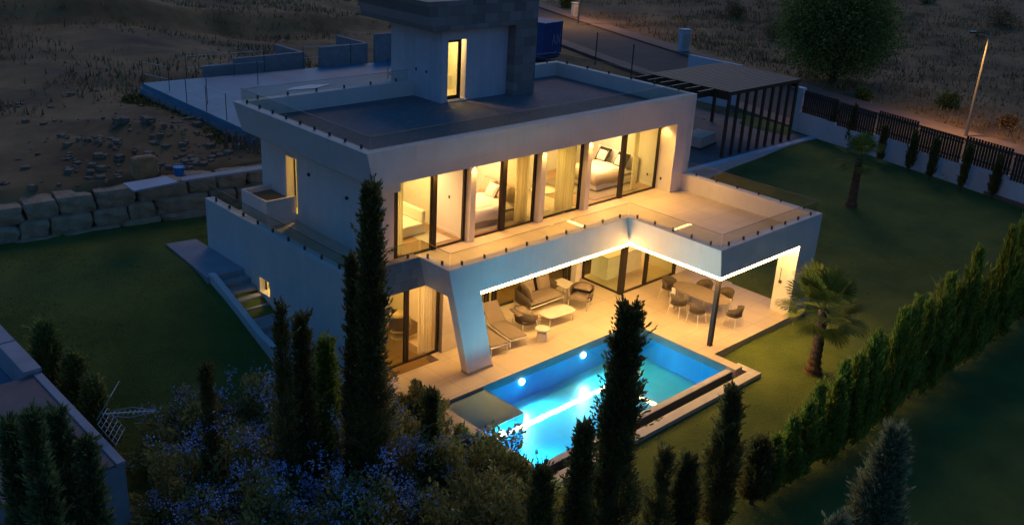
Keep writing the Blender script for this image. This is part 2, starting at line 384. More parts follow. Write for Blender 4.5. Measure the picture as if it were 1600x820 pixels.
pool_light(4.89, PY1-.01, -.41, ('y', -1), 22); pool_light(7.66, PY1-.01, -.39, ('y', -1), 17); pool_light(2.43, -4.56, -.40, ('y', -1), 26); pool_light(PX0+.01, -5.6, -.45, ('x', 1), 30)
b = MB().disc((9.1, -4.0, PZ+.004), .16, .16, .02, 20); b.build('drain_cover', 'white', pool)
b = MB().disc((7.2, -4.6, PZ+.004), .16, .16, .02, 20); b.build('drain_cover', 'white', pool)
# water
wm = bpy.data.materials.new('pool_water'); wm.use_nodes = True; n = wm.node_tree; n.nodes.clear()
o_ = n.nodes.new('ShaderNodeOutputMaterial'); t_ = n.nodes.new('ShaderNodeBsdfTransparent'); g_ = n.nodes.new('ShaderNodeBsdfGlossy'); f_ = n.nodes.new('ShaderNodeFresnel'); x_ = n.nodes.new('ShaderNodeMixShader')
t_.inputs[0].default_value = (.80, .97, 1, 1); g_.inputs['Roughness'].default_value = .02; f_.inputs[0].default_value = 1.33
nz = n.nodes.new('ShaderNodeTexNoise'); nz.inputs['Scale'].default_value = 1.6; nz.inputs['Detail'].default_value = 2
bm_ = n.nodes.new('ShaderNodeBump'); bm_.inputs['Strength'].default_value = .015; bm_.inputs['Distance'].default_value = .05
tcw = n.nodes.new('ShaderNodeTexCoord'); n.links.new(tcw.outputs['Object'], nz.inputs[0]); n.links.new(nz.outputs[0], bm_.inputs['Height']); n.links.new(bm_.outputs[0], g_.inputs['Normal'])
n.links.new(f_.outputs[0], x_.inputs[0]); n.links.new(t_.outputs[0], x_.inputs[1]); n.links.new(g_.outputs[0], x_.inputs[2]); n.links.new(x_.outputs[0], o_.inputs[0])
M['water'] = wm
tag(MB().add([(PX0, PY0-.02, -.09), (PX1-.013, PY0-.02, -.09), (PX1-.013, PY1-.013, -.09), (PX0, PY1-.013, -.09)], [(0, 1, 2, 3)]).build('water', 'water'), kind='structure')

# ------------------------------------------------------------------ villa
V = empty('villa', (0, 0, 0), 0, 'large white modern two storey villa with flat roof, stone stair tower and lit windows', 'house')
def part(name, m, mb, parent=None, **k): return mb.build(name, m, parent or V, **k)
ZT, ZF, ZS = 3.6, 2.95, 2.65
# ground floor left wall with the slot window
b = MB(); b.box(0, -.79, -.4, .3, 3.43, ZT); b.box(0, 4.03, -.4, .3, 7.33, ZT); b.box(0, 3.43, -.4, .3, 4.03, 1.45); b.box(0, 3.43, 1.95, .3, 4.03, ZT)
part('side_wall', 'white', b)
w1 = part('slot_window', 'frame', MB().box(.2, 3.43, 1.45, .24, 3.46, 1.95).box(.2, 4.0, 1.45, .24, 4.03, 1.95)); part('pane', 'frame_glazing', MB().box(.21, 3.46, 1.45, .22, 4.0, 1.95), w1)
part('rear_wall', 'white', MB().box(.3, 7.03, -.4, 15.9, 7.33, ZF-.3))
part('right_wall', 'white', MB().box(15.9, .9, -.4, 16.23, 7.33, ZF-.002))
# first floor slab (floor of the balcony and of the bedrooms)
b = MB(); b.box(.3, -.49, ZS, 15.92, 7.33, ZF); b.box(2.76, -1.8, ZS, 15.92, -.49, ZF); b.box(10.5, -5.5, ZS, 15.92, -1.8, ZF)
part('balcony_floor', 'paving_up', b)
# fascias
part('stone_fascia', 'stone', MB().prism([(.3, ZT), (.3, ZS), (2.70, ZS), (2.46, ZT)], -.79, -.49, 'y'))
part('end_post', 'white', MB().box(0.004, -.80, -.4, .32, -.79, ZT))
part('side_fascia', 'white', MB().prism([(2.46, ZT), (2.70, ZS), (3.0, ZS), (2.76, ZT)], -1.8, -.792, 'y'))
part('front_fascia', 'white', MB().prism([(2.46, ZT), (3.353, 0), (4.315, 0), (3.70, ZS), (10.36, ZS), (10.17, ZT)], -2.1, -1.8, 'y'))
part('pillar_plinth', mat('grey_plinth', (.30, .29, .28), .7), MB().prism([(3.335, .006), (4.335, .006), (4.305, .09), (3.32, .09)], -2.112, -1.78, 'y'))
part('inner_fascia', 'white', MB().prism([(10.2, ZT), (10.39, ZS), (10.69, ZS), (10.5, ZT)], -5.5, -1.797, 'y'))
part('gable_fascia', 'white', MB().prism([(10.2, ZT), (10.39, ZS), (15.04, ZS), (15.04, -.3), (16.23, -.3), (16.23, ZT)], -5.80, -5.5, 'y'))
part('end_pier', 'white', MB().box(15.04, -5.5, -.3, 16.23, -5.07, ZS))
part('right_parapet', 'white', MB().box(15.92, -5.5, ZS, 16.23, .9, ZT))
# sloped corner facets under the inner corner
part('terrace_post', 'frame', MB().box(10.83, -5.5, 0.0, 10.97, -5.36, ZS), bevel=.008)
# window frames / glazing helper : along X at given y
def window_x(x0, x1, y, z0, z1, glass='frame_glazing', fw_=.07, name='window', parent=None, pane=True, l=True, r_=True, depth=.08):
    b = MB(); b.box(x0, y, z0, x1, y+depth, z0+.05); b.box(x0, y, z1-.06, x1, y+depth, z1)
    if l: b.box(x0, y, z0+.05, x0+fw_, y+depth, z1-.06)
    if r_: b.box(x1-fw_, y, z0+.05, x1, y+depth, z1-.06)
    f = part(name, 'frame', b, parent)
    if pane: part('pane', glass, MB().box(x0+(fw_ if l else 0), y+.035, z0+.05, x1-(fw_ if r_ else 0), y+.045, z1-.06), f)
    return f
# ground floor glazing
window_x(.5, 2.36, -.35, 0, ZS, 'green_glass', r_=True); window_x(2.38, 3.62, -.35, 0, ZS, pane=False)
part('stone_pier', 'stone_pier', MB().box(3.64, -.5, 0, 4.25, -.0, ZS))
part('stone_pier', 'stone_pier', MB().box(4.25, -.4, 0, 4.55, .0, ZS))
part('interior_wall', 'plaster', MB().box(4.25, 0.0, 0.004, 4.55, .95, ZS))
part('interior_wall', 'plaster', MB().box(.31, 3.2, 0.004, 4.5, 3.35, ZS).box(4.4, .95, .004, 4.55, 3.2, ZS))
for x0, x1, g in ((4.6, 6.8, 'green_glass'), (6.84, 7.15, 'frame_glazing'), (7.2, 8.75, 'green_glass'), (8.8, 9.1, 'frame_glazing'), (9.14, 10.72, 'frame_glazing'), (10.75, 11.0, 'frame_glazing')):
    window_x(x0, x1, .93, 0, ZS, g, name='sliding_door')
part('column', 'white', MB().box(11.02, .70, 0, 11.25, 1.0, ZS))
part('interior_wall', 'plaster', MB().box(11.25, .95, 0, 11.68, 1.10, ZS))
part('interior_wall', 'plaster', MB().box(4.6, 5.2, 0.004, 15.9, 5.35, ZS))
# kitchen bay
b = MB(); b.box(11.62, -.88, 0, 11.70, .93, .05); b.box(11.62, -.88, ZS-.06, 11.70, .93, ZS); b.box(11.62, .86, .05, 11.70, .93, ZS-.06)
f = part('kitchen_window', 'frame', b); part('pane', 'frame_glazing', MB().box(11.65, -.82, .05, 11.66, .86, ZS-.06), f)
part('corner_mullion', 'frame', MB().box(11.60, -.97, 0, 11.82, -.82, ZS))
window_x(11.83, 12.99, -.95, 0, ZS, pane=False, fw_=.03, name='sliding_door'); window_x(13.0, 14.9, -.95, 0, ZS, 'green_glass', name='sliding_door', fw_=.14)
part('interior_wall', 'plaster', MB().box(14.92, -.95, 0, 15.9, 1.0, ZS))
kit = empty('kitchen_island', (13.2, .6, 0), 0, 'white kitchen island behind the corner glazing', 'kitchen island')
box('cabinet', 'linen', kit, -1.0, -.4, .004, 1.0, .4, .88); box('worktop', 'tabletop', kit, -1.05, -.45, .88, 1.05, .45, .92)
fr = empty('tall_cabinet', (13.9, 3.0, 0), 0, 'tall pale kitchen cabinets against the inner wall', 'cabinet')
box('carcass', 'linen', fr, -1.2, 0, .004, 1.2, .6, 2.3); box('oven', 'black', fr, -.5, -.01, 1.0, .1, 0, 1.6)
# LED strips under the fascias
b = MB(); b.box(3.72, -2.085, ZS-.10, 10.42, -1.99, ZS-.003); part('led_strip', 'led', b)
b = MB(); b.box(10.42, -5.785, ZS-.10, 10.51, -1.99, ZS-.003); part('led_strip', 'led', b)
b = MB(); b.box(10.51, -5.785, ZS-.10, 15.02, -5.70, ZS-.003); part('led_strip', 'led', b)
# upper storey
XW, YB2 = 2.18, 7.45
XR = 16.23
b = MB(); b.box(XW, .62, ZF, XW+.42, 5.25, 5.25); b.box(XW, 5.9, ZF, XW+.42, YB2, 5.25); b.box(XW, 5.25, ZF, XW+.42, 5.9, 3.2); b.box(XW, 5.25, 5.05, XW+.42, 5.9, 5.25)
part('upper_side_wall', 'white', b)
w2 = part('slot_window', 'frame', MB().box(XW+.3, 5.25, 3.2, XW+.34, 5.28, 5.05).box(XW+.3, 5.87, 3.2, XW+.34, 5.9, 5.05)); part('pane', 'frame_glazing', MB().box(XW+.31, 5.28, 3.2, XW+.32, 5.87, 5.05), w2)
part('side_cornice', 'white', MB().prism([(1.19, 6.65), (1.46, 5.66), (XW, 5.25), (XW+.42, 5.25), (XW+.42, 5.63), (1.75, 6.1), (1.5, 6.65)], .3, 7.34, 'y'))
part('front_cornice', 'white', MB().prism([(1.19, 6.65), (1.46, 5.63), (15.224, 5.63), (15.224, ZF), (16.23, ZF), (16.23, 6.65)], 0, .3, 'y'))
part('return_wall', 'white', MB().box(15.224, .3, ZF, XR, YB2, 5.63))
part('rear_wall', 'white', MB().box(XW+.42, YB2-.25, ZF, 15.224, YB2, 5.63))
part('roof_slab', 'roof', MB().box(1.75, .3, 5.63, XR-.3, 7.06, 6.1))
part('roof_parapet', 'white', MB().box(XR-.28, .3, 5.632, XR, 7.06, 6.65).box(1.5, 7.06, 5.66, XR, 7.34, 6.65))
part('soffit', 'white', MB().box(XW+.42, .3, 5.58, 15.224, 4.8, 5.628))
FX = [2.81, 4.21, 5.41, 7.06, 8.51, 10.84, 13.06, 15.20]
UY = .71
# columns proud of the glass
part('column', 'white', MB().box(5.50, .50, ZF, 5.72, .74, 5.58)); part('column', 'white', MB().box(8.62, .50, ZF, 8.84, .74, 5.58)); part('column', 'white', MB().box(10.92, .50, ZF, 11.14, .74, 5.58))
def up_win(x0, x1, g): return window_x(x0, x1, UY, ZF, 5.58, g or 'frame_glazing', name='sliding_door', pane=g is not None, fw_=.09)
up_win(2.72, 4.18, 'green_glass'); up_win(4.20, 5.48, None); up_win(5.74, 7.08, None); up_win(7.10, 8.60, 'green_glass'); up_win(8.86, 10.90, 'green_glass'); up_win(11.16, 13.10, None); up_win(13.12, 15.22, 'green_glass')
part('mullion', 'frame', MB().box(4.10, .66, ZF, 4.27, .70, 5.58)); part('mullion', 'frame', MB().box(7.0, .66, ZF, 7.2, .70, 5.58)); part('mullion', 'frame', MB().box(13.0, .66, ZF, 13.2, .70, 5.58))
# rooms
b = MB(); b.box(2.62, .80, ZF+.002, 5.5, 4.6, ZF+.02); b.box(5.7, .80, ZF+.002, 8.8, 4.6, ZF+.02); b.box(11.0, .80, ZF+.002, 15.2, 4.6, ZF+.02); part('wood_floor', 'wood', b)
b = MB(); b.box(2.6, 4.6, ZF, 15.224, 4.75, 5.58); b.box(5.50, .80, ZF+.02, 5.66, 4.6, 5.58); b.box(8.66, 1.5, ZF+.02, 8.82, 4.6, 5.58); b.box(10.96, 2.6, ZF+.02, 11.1, 4.6, 5.58)
part('partition', 'plaster', b)
part('skirting', 'linen', MB().box(5.482, .85, ZF+.02, 5.498, 4.6, ZF+.12)); part('skirting', 'linen', MB().box(15.2, .85, ZF+.02, 15.222, 4.6, ZF+.12))
for p, n_ in (((5.485, 1.5, 4.15, 5.499, 1.56, 4.25), 0), ((15.205, .45, 3.35, 15.222, .52, 3.45), 0), ((15.205, 1.1, 3.35, 15.222, 1.17, 3.45), 0)): box('switch', 'black', V, *p)
def curtain(x0, x1, y, z0, z1, label, amp=.05, k=9, group=None):
    n = int((x1-x0)*60); vs = []; fs = []
    for i in range(n+1):
        x = x0+(x1-x0)*i/n; yy = y+amp*math.sin(i/n*(x1-x0)*k*2*math.pi)+.02*math.sin(i*.7)
        vs += [(x, yy, z0), (x, yy, z1)]
    for i in range(n): fs.append((2*i, 2*i+2, 2*i+3, 2*i+1))
    o = MB().add(vs, fs).build('curtain', 'curtain', None, smooth=True)
    return tag(o, label, 'curtain', group)
CG = 'sheer curtains inside the windows'
curtain(2.85, 3.2, .95, ZF+.03, 5.55, 'narrow pale green curtain at the far left upstairs window', group=CG)
curtain(7.95, 8.5, .98, ZF+.03, 5.55, 'sheer curtain right of the left upstairs bed', group=CG)
curtain(9.9, 10.8, .98, ZF+.03, 5.55, 'gathered sheer curtain right of the round upstairs table', group=CG)
curtain(9.25, 9.33, .98, ZF+.03, 5.55, 'thin strip of sheer curtain left of the round upstairs table', group=CG)
curtain(14.1, 14.3, 1.0, ZF+.03, 5.55, 'thin sheer curtain at the far right upstairs window', group=CG)
curtain(3.0, 3.6, -.12, .02, 2.6, 'white pleated curtain in the open ground floor left window', k=10, group=CG)
curtain(7.0, 7.15, 1.1, .02, 2.6, 'narrow curtain behind the sun loungers', group=CG)
# rooftop: stair tower
T = V
b = MB(); TX0, TX1, TY0, TY1 = 8.35, 11.55, 5.5, 8.45
b.box(TX0, TY0, 6.1, 8.65, TY0+.25, 8.68); b.box(9.5, TY0, 6.1, TX1, TY0+.25, 8.68); b.box(8.65, TY0, 8.32, 9.5, TY0+.25, 8.68); b.box(8.65, TY0, 6.1, 9.5, TY0+.25, 6.18)
b.box(TX0, TY0+.25, 5.6, TX0+.25, TY1, 8.68); b.box(TX0+.25, TY1-.25, 5.6, TX1, TY1, 8.68)
part('stair_tower', 'tower', b)
part('tower_interior', 'plaster', MB().box(TX0+.26, 7.2, 6.12, TX1-.1, 7.3, 8.66).box(10.2, TY0+.26, 6.12, 10.3, 7.2, 8.66))
part('interior_floor', 'tabletop', MB().box(TX0+.26, TY0+.2, 6.1, 10.2, 7.2, 6.17))
d_ = MB(); d_.box(8.67, TY0+.10, 6.18, 8.74, TY0+.16, 8.31); d_.box(9.22, TY0+.10, 6.18, 9.36, TY0+.16, 8.31); d_.box(8.74, TY0+.10, 8.22, 9.22, TY0+.16, 8.31); d_.box(8.74, TY0+.10, 6.18, 9.22, TY0+.16, 6.30)
dd = part('roof_door', 'frame', d_); part('pane', 'frame_glazing', MB().box(8.74, TY0+.12, 6.30, 9.22, TY0+.13, 8.22), dd); part('handle', 'black', MB().box(9.10, TY0+.04, 7.2, 9.26, TY0+.06, 7.22), dd)
part('door_step', 'kerb', MB().box(8.6, TY0-.12, 6.102, 9.52, TY0-.002, 6.16))
part('tower_cornice', 'stone', MB().prism([(7.35, 9.75), (7.6, 8.74), (TX1, 8.74), (TX1, 9.75)], 5.1, 9.3, 'y'))
part('chimney', 'stone', MB().box(TX1+.004, 5.1, 6.1, 12.68, 6.6, 9.75))
for y_ in (6.3, 6.9): part('wall_vent', 'black', MB().box(TX0-.02, y_, 7.05, TX0-.002, y_+.07, 7.15))
for y_, z_ in ((4.5, 4.75), (2.4, 4.55)): part('wall_vent', 'black', MB().tube([(XW-.05, y_, z_), (XW+.01, y_, z_)], .055, 12))
# balustrades
def balustrade(p0, p1, z0, h, nclamp, off=.0):
    p0, p1 = Vector(p0), Vector(p1); d = (p1-p0); L = d.length; d.normalize(); nrm = Vector((-d.y, d.x))
    k = max(1, round(L/1.9)); g = MB()
    for i in range(k):
        a = p0+d*(L*i/k+.01); c = p0+d*(L*(i+1)/k-.01); q = nrm*.006
        g.prism([(a-q).to_tuple(), (c-q).to_tuple(), (c+q).to_tuple(), (a+q).to_tuple()], z0+.01, z0+h)
    go = part('balustrade', 'bal', g)
    e = MB(); q = nrm*.009
    e.prism([(p0-q).to_tuple(), (p1-q).to_tuple(), (p1+q).to_tuple(), (p0+q).to_tuple()], z0+h, z0+h+.008); part('edge_rail', 'clamp', e, go)
    for i in range(nclamp):
        t = p0+d*(L*(i+.5)/nclamp); s_ = d*.02; m_ = nrm*.03
        part('clamp', 'clamp', MB().prism([(t-s_-m_).to_tuple(), (t+s_-m_).to_tuple(), (t+s_+m_).to_tuple(), (t-s_+m_).to_tuple()], z0-.0, z0+.12), go)
    return go
bz = ZT+.001
balustrade((.13, 7.25), (.13, -.62), bz, .44, 9); balustrade((.13, -.64), (2.55, -.64), bz, .44, 3); balustrade((2.6, -.66), (2.6, -1.95), bz, .44, 2)
balustrade((2.62, -1.96), (10.35, -1.96), bz, .44, 9); balustrade((10.37, -1.97), (10.37, -5.64), bz, .44, 5); balustrade((10.39, -5.65), (16.08, -5.65), bz, .44, 7); balustrade((16.1, -5.6), (16.1, -.05), bz, .44, 6)
rz_ = 6.651
balustrade((1.40, 7.2), (1.40, .16), rz_, .42, 9); balustrade((1.42, .15), (16.08, .15), rz_, .42, 0); balustrade((16.1, .2), (16.1, 7.2), rz_, .38, 6); balustrade((12.9, 7.22), (16.05, 7.22), rz_, .38, 3); balustrade((1.45, 7.22), (8.2, 7.22), rz_, .38, 6)
# balcony planter on the left
pl = empty('balcony_planter', (0, 0, 0), 0, 'white rectangular planter built on the left balcony', 'planter')
b = MB(); b.box(1.10, 5.35, ZF, 1.16, 6.95, 3.8); b.box(1.16, 5.35, ZF, XW-.002, 5.42, 3.8); b.box(1.16, 6.88, ZF, XW-.002, 6.95, 3.8); b.build('trough', 'white', pl)
box('soil', 'ground', pl, 1.16, 5.42, ZF, XW-.003, 6.88, 3.62)
# stairs along the left wall
st = MB(); z = 1.9; y = 4.94
for i in range(9):
    z -= .165; d = .37 if i != 4 else 1.05
    st.box(-.95, y-d, .1, -.004, y-.001, z); y -= d
tag(st.build('garden_steps', mat('steps_concrete', (.40, .37, .33), .8, var=.12, vscale=3, bump=.2), bevel=.008), 'concrete garden steps running down beside the left villa wall', 'stairs')
sw = MB(); sw.prism([(5.1, .4), (5.1, 1.98), (4.9, 1.98), (2.1, 1.02), (1.0, .85), (1.0, .1)], -1.15, -.955, 'x')
tag(sw.build('stair_wall', 'white', bevel=.015), 'low sloping white wall beside the garden steps', 'wall')

# ------------------------------------------------------------------ lamps of the house and added balcony fill
def down(x, y, z, e, spot=100, size=.05, disc=True, col=WARM):
    if disc:
        f = part('ceiling_light', 'white', MB().disc((x, y, z-.012), .07, .07, .012, 16)); part('lens', 'down', MB().disc((x, y, z-.016), .05, .05, .004, 16), f)
    light('downlight', 'SPOT', (x, y, z-.04), e, col, size, (0, 0, 0), spot=spot, blend=.7)
for x in (2.5, 5.61, 8.73, 11.03): down(x, .40, 5.578, 120, 80)
for x in (15.0, 13.4, 4.1, 7.1, 9.8, 12.2): down(x, .45, 5.578, 80, 125)
for x, y in ((1.4, -.6), (2.9, -.6)): down(x, y+.05, ZS, 30, 140)
for x in (3.4, 6.4, 9.2, 11.2, 12.9, 14.4):     # added fill spots without fixtures, tilted out to brighten the balcony
    light('balcony_fill', 'SPOT', (x, .36, 5.56), 420, WARM, .12, (R_(-44), 0, 0), spot=130, blend=.9)
def room(x, y, z, e, sx, sy, col=WARM): light('room_light', 'AREA', (x, y, z), e, col, sx, (0, 0, 0), sizey=sy)
YG = (1, .62, .26)
room(4.0, 2.8, 5.5, 200, 1.6, 1.6, YG); room(7.1, 2.8, 5.5, 240, 2, 1.6, (1, .54, .2)); room(9.8, 2.4, 5.5, 130, 1.4, 1.6, YG); room(13.2, 2.6, 5.5, 260, 2.5, 1.6, YG)
room(2.4, 1.5, 2.55, 170, 2, 1.6); room(8, 3.2, 2.55, 230, 5, 1.6, YG); room(13.6, 1.6, 2.55, 200, 3, 2)
light('tower_light', 'POINT', (9.2, 6.4, 8.4), 200, (1, .62, .2), .15)
light('stair_room_light', 'POINT', (XW+1.2, 5.9, 5.0), 200, (1, .58, .14), .12); light('bath_room_light', 'POINT', (1.0, 3.8, 2.3), 90, (1, .62, .2), .1)
part('interior_wall', 'plaster', MB().box(XW+2.2, 4.76, ZF+.01, XW+2.3, 7.1, 5.6))
part('interior_wall', 'plaster', MB().box(2.0, 3.36, .01, 2.1, 6.9, 2.6))

# ------------------------------------------------------------------ bedroom furniture
def bed(x, y, lx, ly, label, cover, frame, pill):
    B = empty('bed', (x, y, ZF+.02), 0, label, 'bed', 'upstairs beds')
    o = box('base', frame, B, -lx/2, -ly/2, 0.02, lx/2, ly/2, .30, bevel=.06)
    cushion('mattress', 'linen', B, -lx/2, -ly/2+.03, .24, lx/2-.05, ly/2-.03, .62)
    # draped cover
    vs = []; fs = []; NX, NY = 16, 16; r = random.Random(4)
    for i in range(NX+1):
        for j in range(NY+1):
            a, c = i/NX, j/NY; xx = -lx/2-.10+(lx*.72)*a; yy = -ly/2-.06+(ly+.12)*c
            e = min(a, .0+min(c, 1-c)); drop = max(0, (.07-min(a*1.4, min(c, 1-c)))/.07)
            vs.append((xx, yy, .585-.34*drop**1.2+.02*r.random()+.02*math.sin(7*a+5*c)))
    for i in range(NX):
        for j in range(NY): q = i*(NY+1)+j; fs.append((q, q+NY+1, q+NY+2, q+1))
    MB().add(vs, fs).build('bedcover', cover, B, smooth=True, solid=.03)
    o = box('headboard', frame, B, lx/2, -ly/2-.1, .02, lx/2+.12, ly/2+.1, 1.05, bevel=.05)
    return B
bed(7.35, 2.1, 2.1, 1.8, 'bed with crumpled white duvet in the left lit bedroom', 'linen', 'beige', 1)
bed(13.95, 2.6, 2.2, 1.9, 'bed with smooth beige cover in the right lit bedroom', 'beige', 'linen', 2)
def pillow(x, y, m, label, rz=0, s=.55, tilt=55):
    o = cushion('pillow', m, None, -s/2, -s/2, -.09, s/2, s/2, .09); o.location = (x, y, ZF+.86); o.rotation_euler = (0, R_(-tilt), R_(rz)); tag(o, label, 'pillow', 'pillows on the beds')
pillow(8.15, 2.6, 'beige', 'brown pillow on the white bed, nearest the headboard left side', 8); pillow(8.1, 1.75, 'beige', 'brown pillow on the white bed, right of the white one', -8); pillow(7.95, 2.15, 'linen', 'white pillow between two brown ones on the white bed', 0, .5)
pillow(14.75, 3.05, 'cushion_black', 'black edged pillow at the left of the beige bed', 0, .6); pillow(14.66, 3.03, 'linen', 'small white cushion leaning on the left black edged pillow', 0, .42)
pillow(14.75, 2.1, 'cushion_black', 'black edged pillow at the right of the beige bed', 0, .6); pillow(14.66, 2.1, 'linen', 'small white cushion leaning on the right black edged pillow', 0, .42)
tag(MB().box(12.0, 1.0, ZF+.022, 14.6, 3.8, ZF+.04).build('rug', 'rug'), 'grey woven rug under the beige bed', 'rug', 'bedroom rugs')
tag(MB().box(6.0, .95, ZF+.022, 8.0, 3.3, ZF+.04).build('rug', 'tabletop'), 'pale rug under the white bed', 'rug', 'bedroom rugs')
tag(MB().box(4.3, 1.0, ZF+.022, 5.2, 2.0, ZF+.04).build('rug', 'tabletop'), 'pale rug in the far left upstairs room', 'rug', 'bedroom rugs')
b0 = empty('armchair', (4.35, 2.6, ZF+.02), 0, 'low white daybed behind the far left upstairs window', 'daybed')
box('base', 'linen', b0, -.8, -.7, .02, .5, 1.0, .38, bevel=.05); box('back', 'linen', b0, .35, -.7, .38, .5, 1.0, .8, bevel=.05)
def table_lamp(x, y, z, label):
    L = empty('wall_lamp', (x, y, z), 0, label, 'lamp', 'bedside lamps'); MB().tube([(0, 0, -.9), (0, 0, 0)], .012, 8).build('stem', 'black', L); MB().disc((0, 0, 0), .09, .09, .24, 16).build('lamp_shade', 'black', L)
table_lamp(7.9, 3.6, 4.35, 'black lamp beside the bed with the white duvet'); table_lamp(14.0, 3.9, 4.4, 'black lamp beside the bed with the beige cover')
t = empty('round_table', (9.75, 1.45, ZF), 0, 'white round table behind the middle upstairs window', 'table'); MB().disc((0, 0, .70), .45, .42, .03, 30).build('tabletop', 'linen', t); MB().tube([(0, 0, .02), (0, 0, .7)], .03, 10).build('leg', 'steel', t); MB().disc((0, 0, .005), .25, .25, .02, 24).build('foot', 'steel', t)
MB().tube([(14.5, 4.58, 4.6), (14.5, 4.598, 4.6)], .6, 32).build('wall_disc', 'beige', V)
b = MB().disc((0, 0, 0), .55, .16, .05, 24); 
cab = empty('pendant_seat', (3.25, 1.2, 0), 0, 'round wicker chair inside the ground floor left window', 'chair')
vs = []; fs = []; N = 16
for i in range(9):
    th = math.pi*i/8
    for j in range(N):
        ph = 2*math.pi*j/N; vs.append((.42*math.sin(th)*math.cos(ph), .42*math.sin(th)*math.sin(ph), .5-.42*math.cos(th)))
for i in range(8):
    for j in range(N): fs.append((i*N+j, i*N+(j+1) % N, (i+1)*N+(j+1) % N, (i+1)*N+j))
MB().add(vs, [f for k, f in enumerate(fs) if not (k//N in (3, 4, 5) and k % N in (8, 9, 10, 11, 12))]).build('shell', 'beige', cab, smooth=True, solid=.02); MB().disc((0, 0, .01), .25, .25, .08, 20).build('base', 'steel', cab)

# ------------------------------------------------------------------ terrace furniture
def legs(root, pts, h, m='steel', r=.016, splay=.03):
    for x, y in pts: MB().tube([(x*(1+splay), y*(1+splay), 0.004), (x, y, h)], r, 8).build('leg', m, root)
def armchair(x, y, rz, label):
    A = empty('garden_armchair', (x, y, 0), R_(rz), label, 'armchair', 'armchairs round the coffee table')
    legs(A, [(-.34, -.32), (.34, -.32), (-.34, .32), (.34, .32)], .30)
    MB().tube([(-.36, -.34, .30), (.36, -.34, .30), (.36, .34, .30), (-.36, .34, .30), (-.36, -.34, .30)], .016, 8).build('seat_frame', 'steel', A)
    vs = []; fs = []; n = 24                       # curved woven shell round the back
    for i in range(n+1):
        a = R_(-35)+R_(250)*i/n; hh = .60+.16*math.sin(max(0, math.pi*i/n))
        for rr, zz in ((.37, .30), (.42, hh)): vs.append((rr*math.cos(a)*1.03, rr*math.sin(a), zz))
    for i in range(n): fs.append((2*i, 2*i+2, 2*i+3, 2*i+1))
    MB().add(vs, fs).build('back_shell', 'rope', A, smooth=True, solid=.03)
    cushion('seat_cushion', 'taupe', A, -.35, -.40, .30, .35, .30, .47); cushion('back_cushion', 'taupe', A, -.30, -.28, -.08, .30, .28, .08).location = (0, .22, .66)
    A.children[-1].rotation_euler = (R_(72), 0, 0)
    return A
armchair(9.75, -.75, -68, 'armchair with woven back at the right of the coffee table')
armchair(6.95, -.85, 75, 'armchair with woven back at the left of the coffee table, near the loungers')
S = empty('garden_sofa', (8.6, .15, 0), 0, 'two seat garden sofa with woven back and taupe cushions', 'sofa')
legs(S, [(-.8, -.38), (.8, -.38), (-.8, .38), (.8, .38)], .28)
MB().tube([(-.85, -.42, .28), (.85, -.42, .28), (.85, .42, .28), (-.85, .42, .28), (-.85, -.42, .28)], .018, 8).build('seat_frame', 'steel', S)
vs = []; fs = []; pth = [(-.86, -.38), (-.90, 0), (-.84, .34), (-.6, .46), (0, .47), (.6, .46), (.84, .36), (.88, .1)]
for i, (px_, py_) in enumerate(pth):
    hh = .62 if i in (0, 7) else .74
    vs += [(px_, py_, .28), (px_*1.04, py_*1.06, hh)]
for i in range(len(pth)-1): fs.append((2*i, 2*i+2, 2*i+3, 2*i+1))
MB().add(vs, fs).build('back_shell', 'rope', S, smooth=True, solid=.03)
cushion('seat_cushion', 'taupe', S, -.82, -.44, .28, .82, .34, .50)
for x_, rz, sx in ((-.38, 0, .62), (.38, 0, .62)):
    c = cushion('back_cushion', 'taupe', S, -sx/2, -.28, -.09, sx/2, .28, .09); c.location = (x_, .26, .72); c.rotation_euler = (R_(72), 0, R_(rz))
c = cushion('back_cushion', 'taupe', S, -.26, -.26, -.08, .26, .26, .08); c.location = (-.70, -.08, .70); c.rotation_euler = (R_(70), 0, R_(72))
t = empty('side_table', (9.8, .15, 0), 0, 'square pale side table between sofa and right armchair', 'table')
MB().prism([(-.28, -.35), (.32, -.35), (.32, .4), (-.28, .4)], .50, .54).build('tabletop', 'tabletop', t, bevel=.01); MB().box(-.27, -.33, .004, -.13, -.27, .5).build('side_panel', 'tabletop', t); legs(t, [(.28, .36), (-.24, .36), (.28, -.3)], .5)
t = empty('coffee_table', (8.15, -1.12, 0), R_(-3), 'low pale coffee table with rounded corners in front of the sofa', 'table')
MB().disc((0, 0, .36), .64, .33, .035, 40, pw=5).build('tabletop', 'tabletop', t, bevel=.008); legs(t, [(-.48, -.2), (.48, -.2), (-.48, .2), (.48, .2)], .36, r=.013, splay=.12)
t = empty('side_table', (6.78, -1.78, 0), 0, 'small round stool table between the loungers and the pool', 'table')
MB().disc((0, 0, .40), .24, .24, .03, 28).build('tabletop', 'tabletop', t, bevel=.008); MB().disc((0, 0, .006), .16, .16, .28, 20, taper=1.15).build('base', 'tabletop', t); MB().tube([(0, 0, .28), (0, 0, .4)], .05, 12).build('leg', 'steel', t)
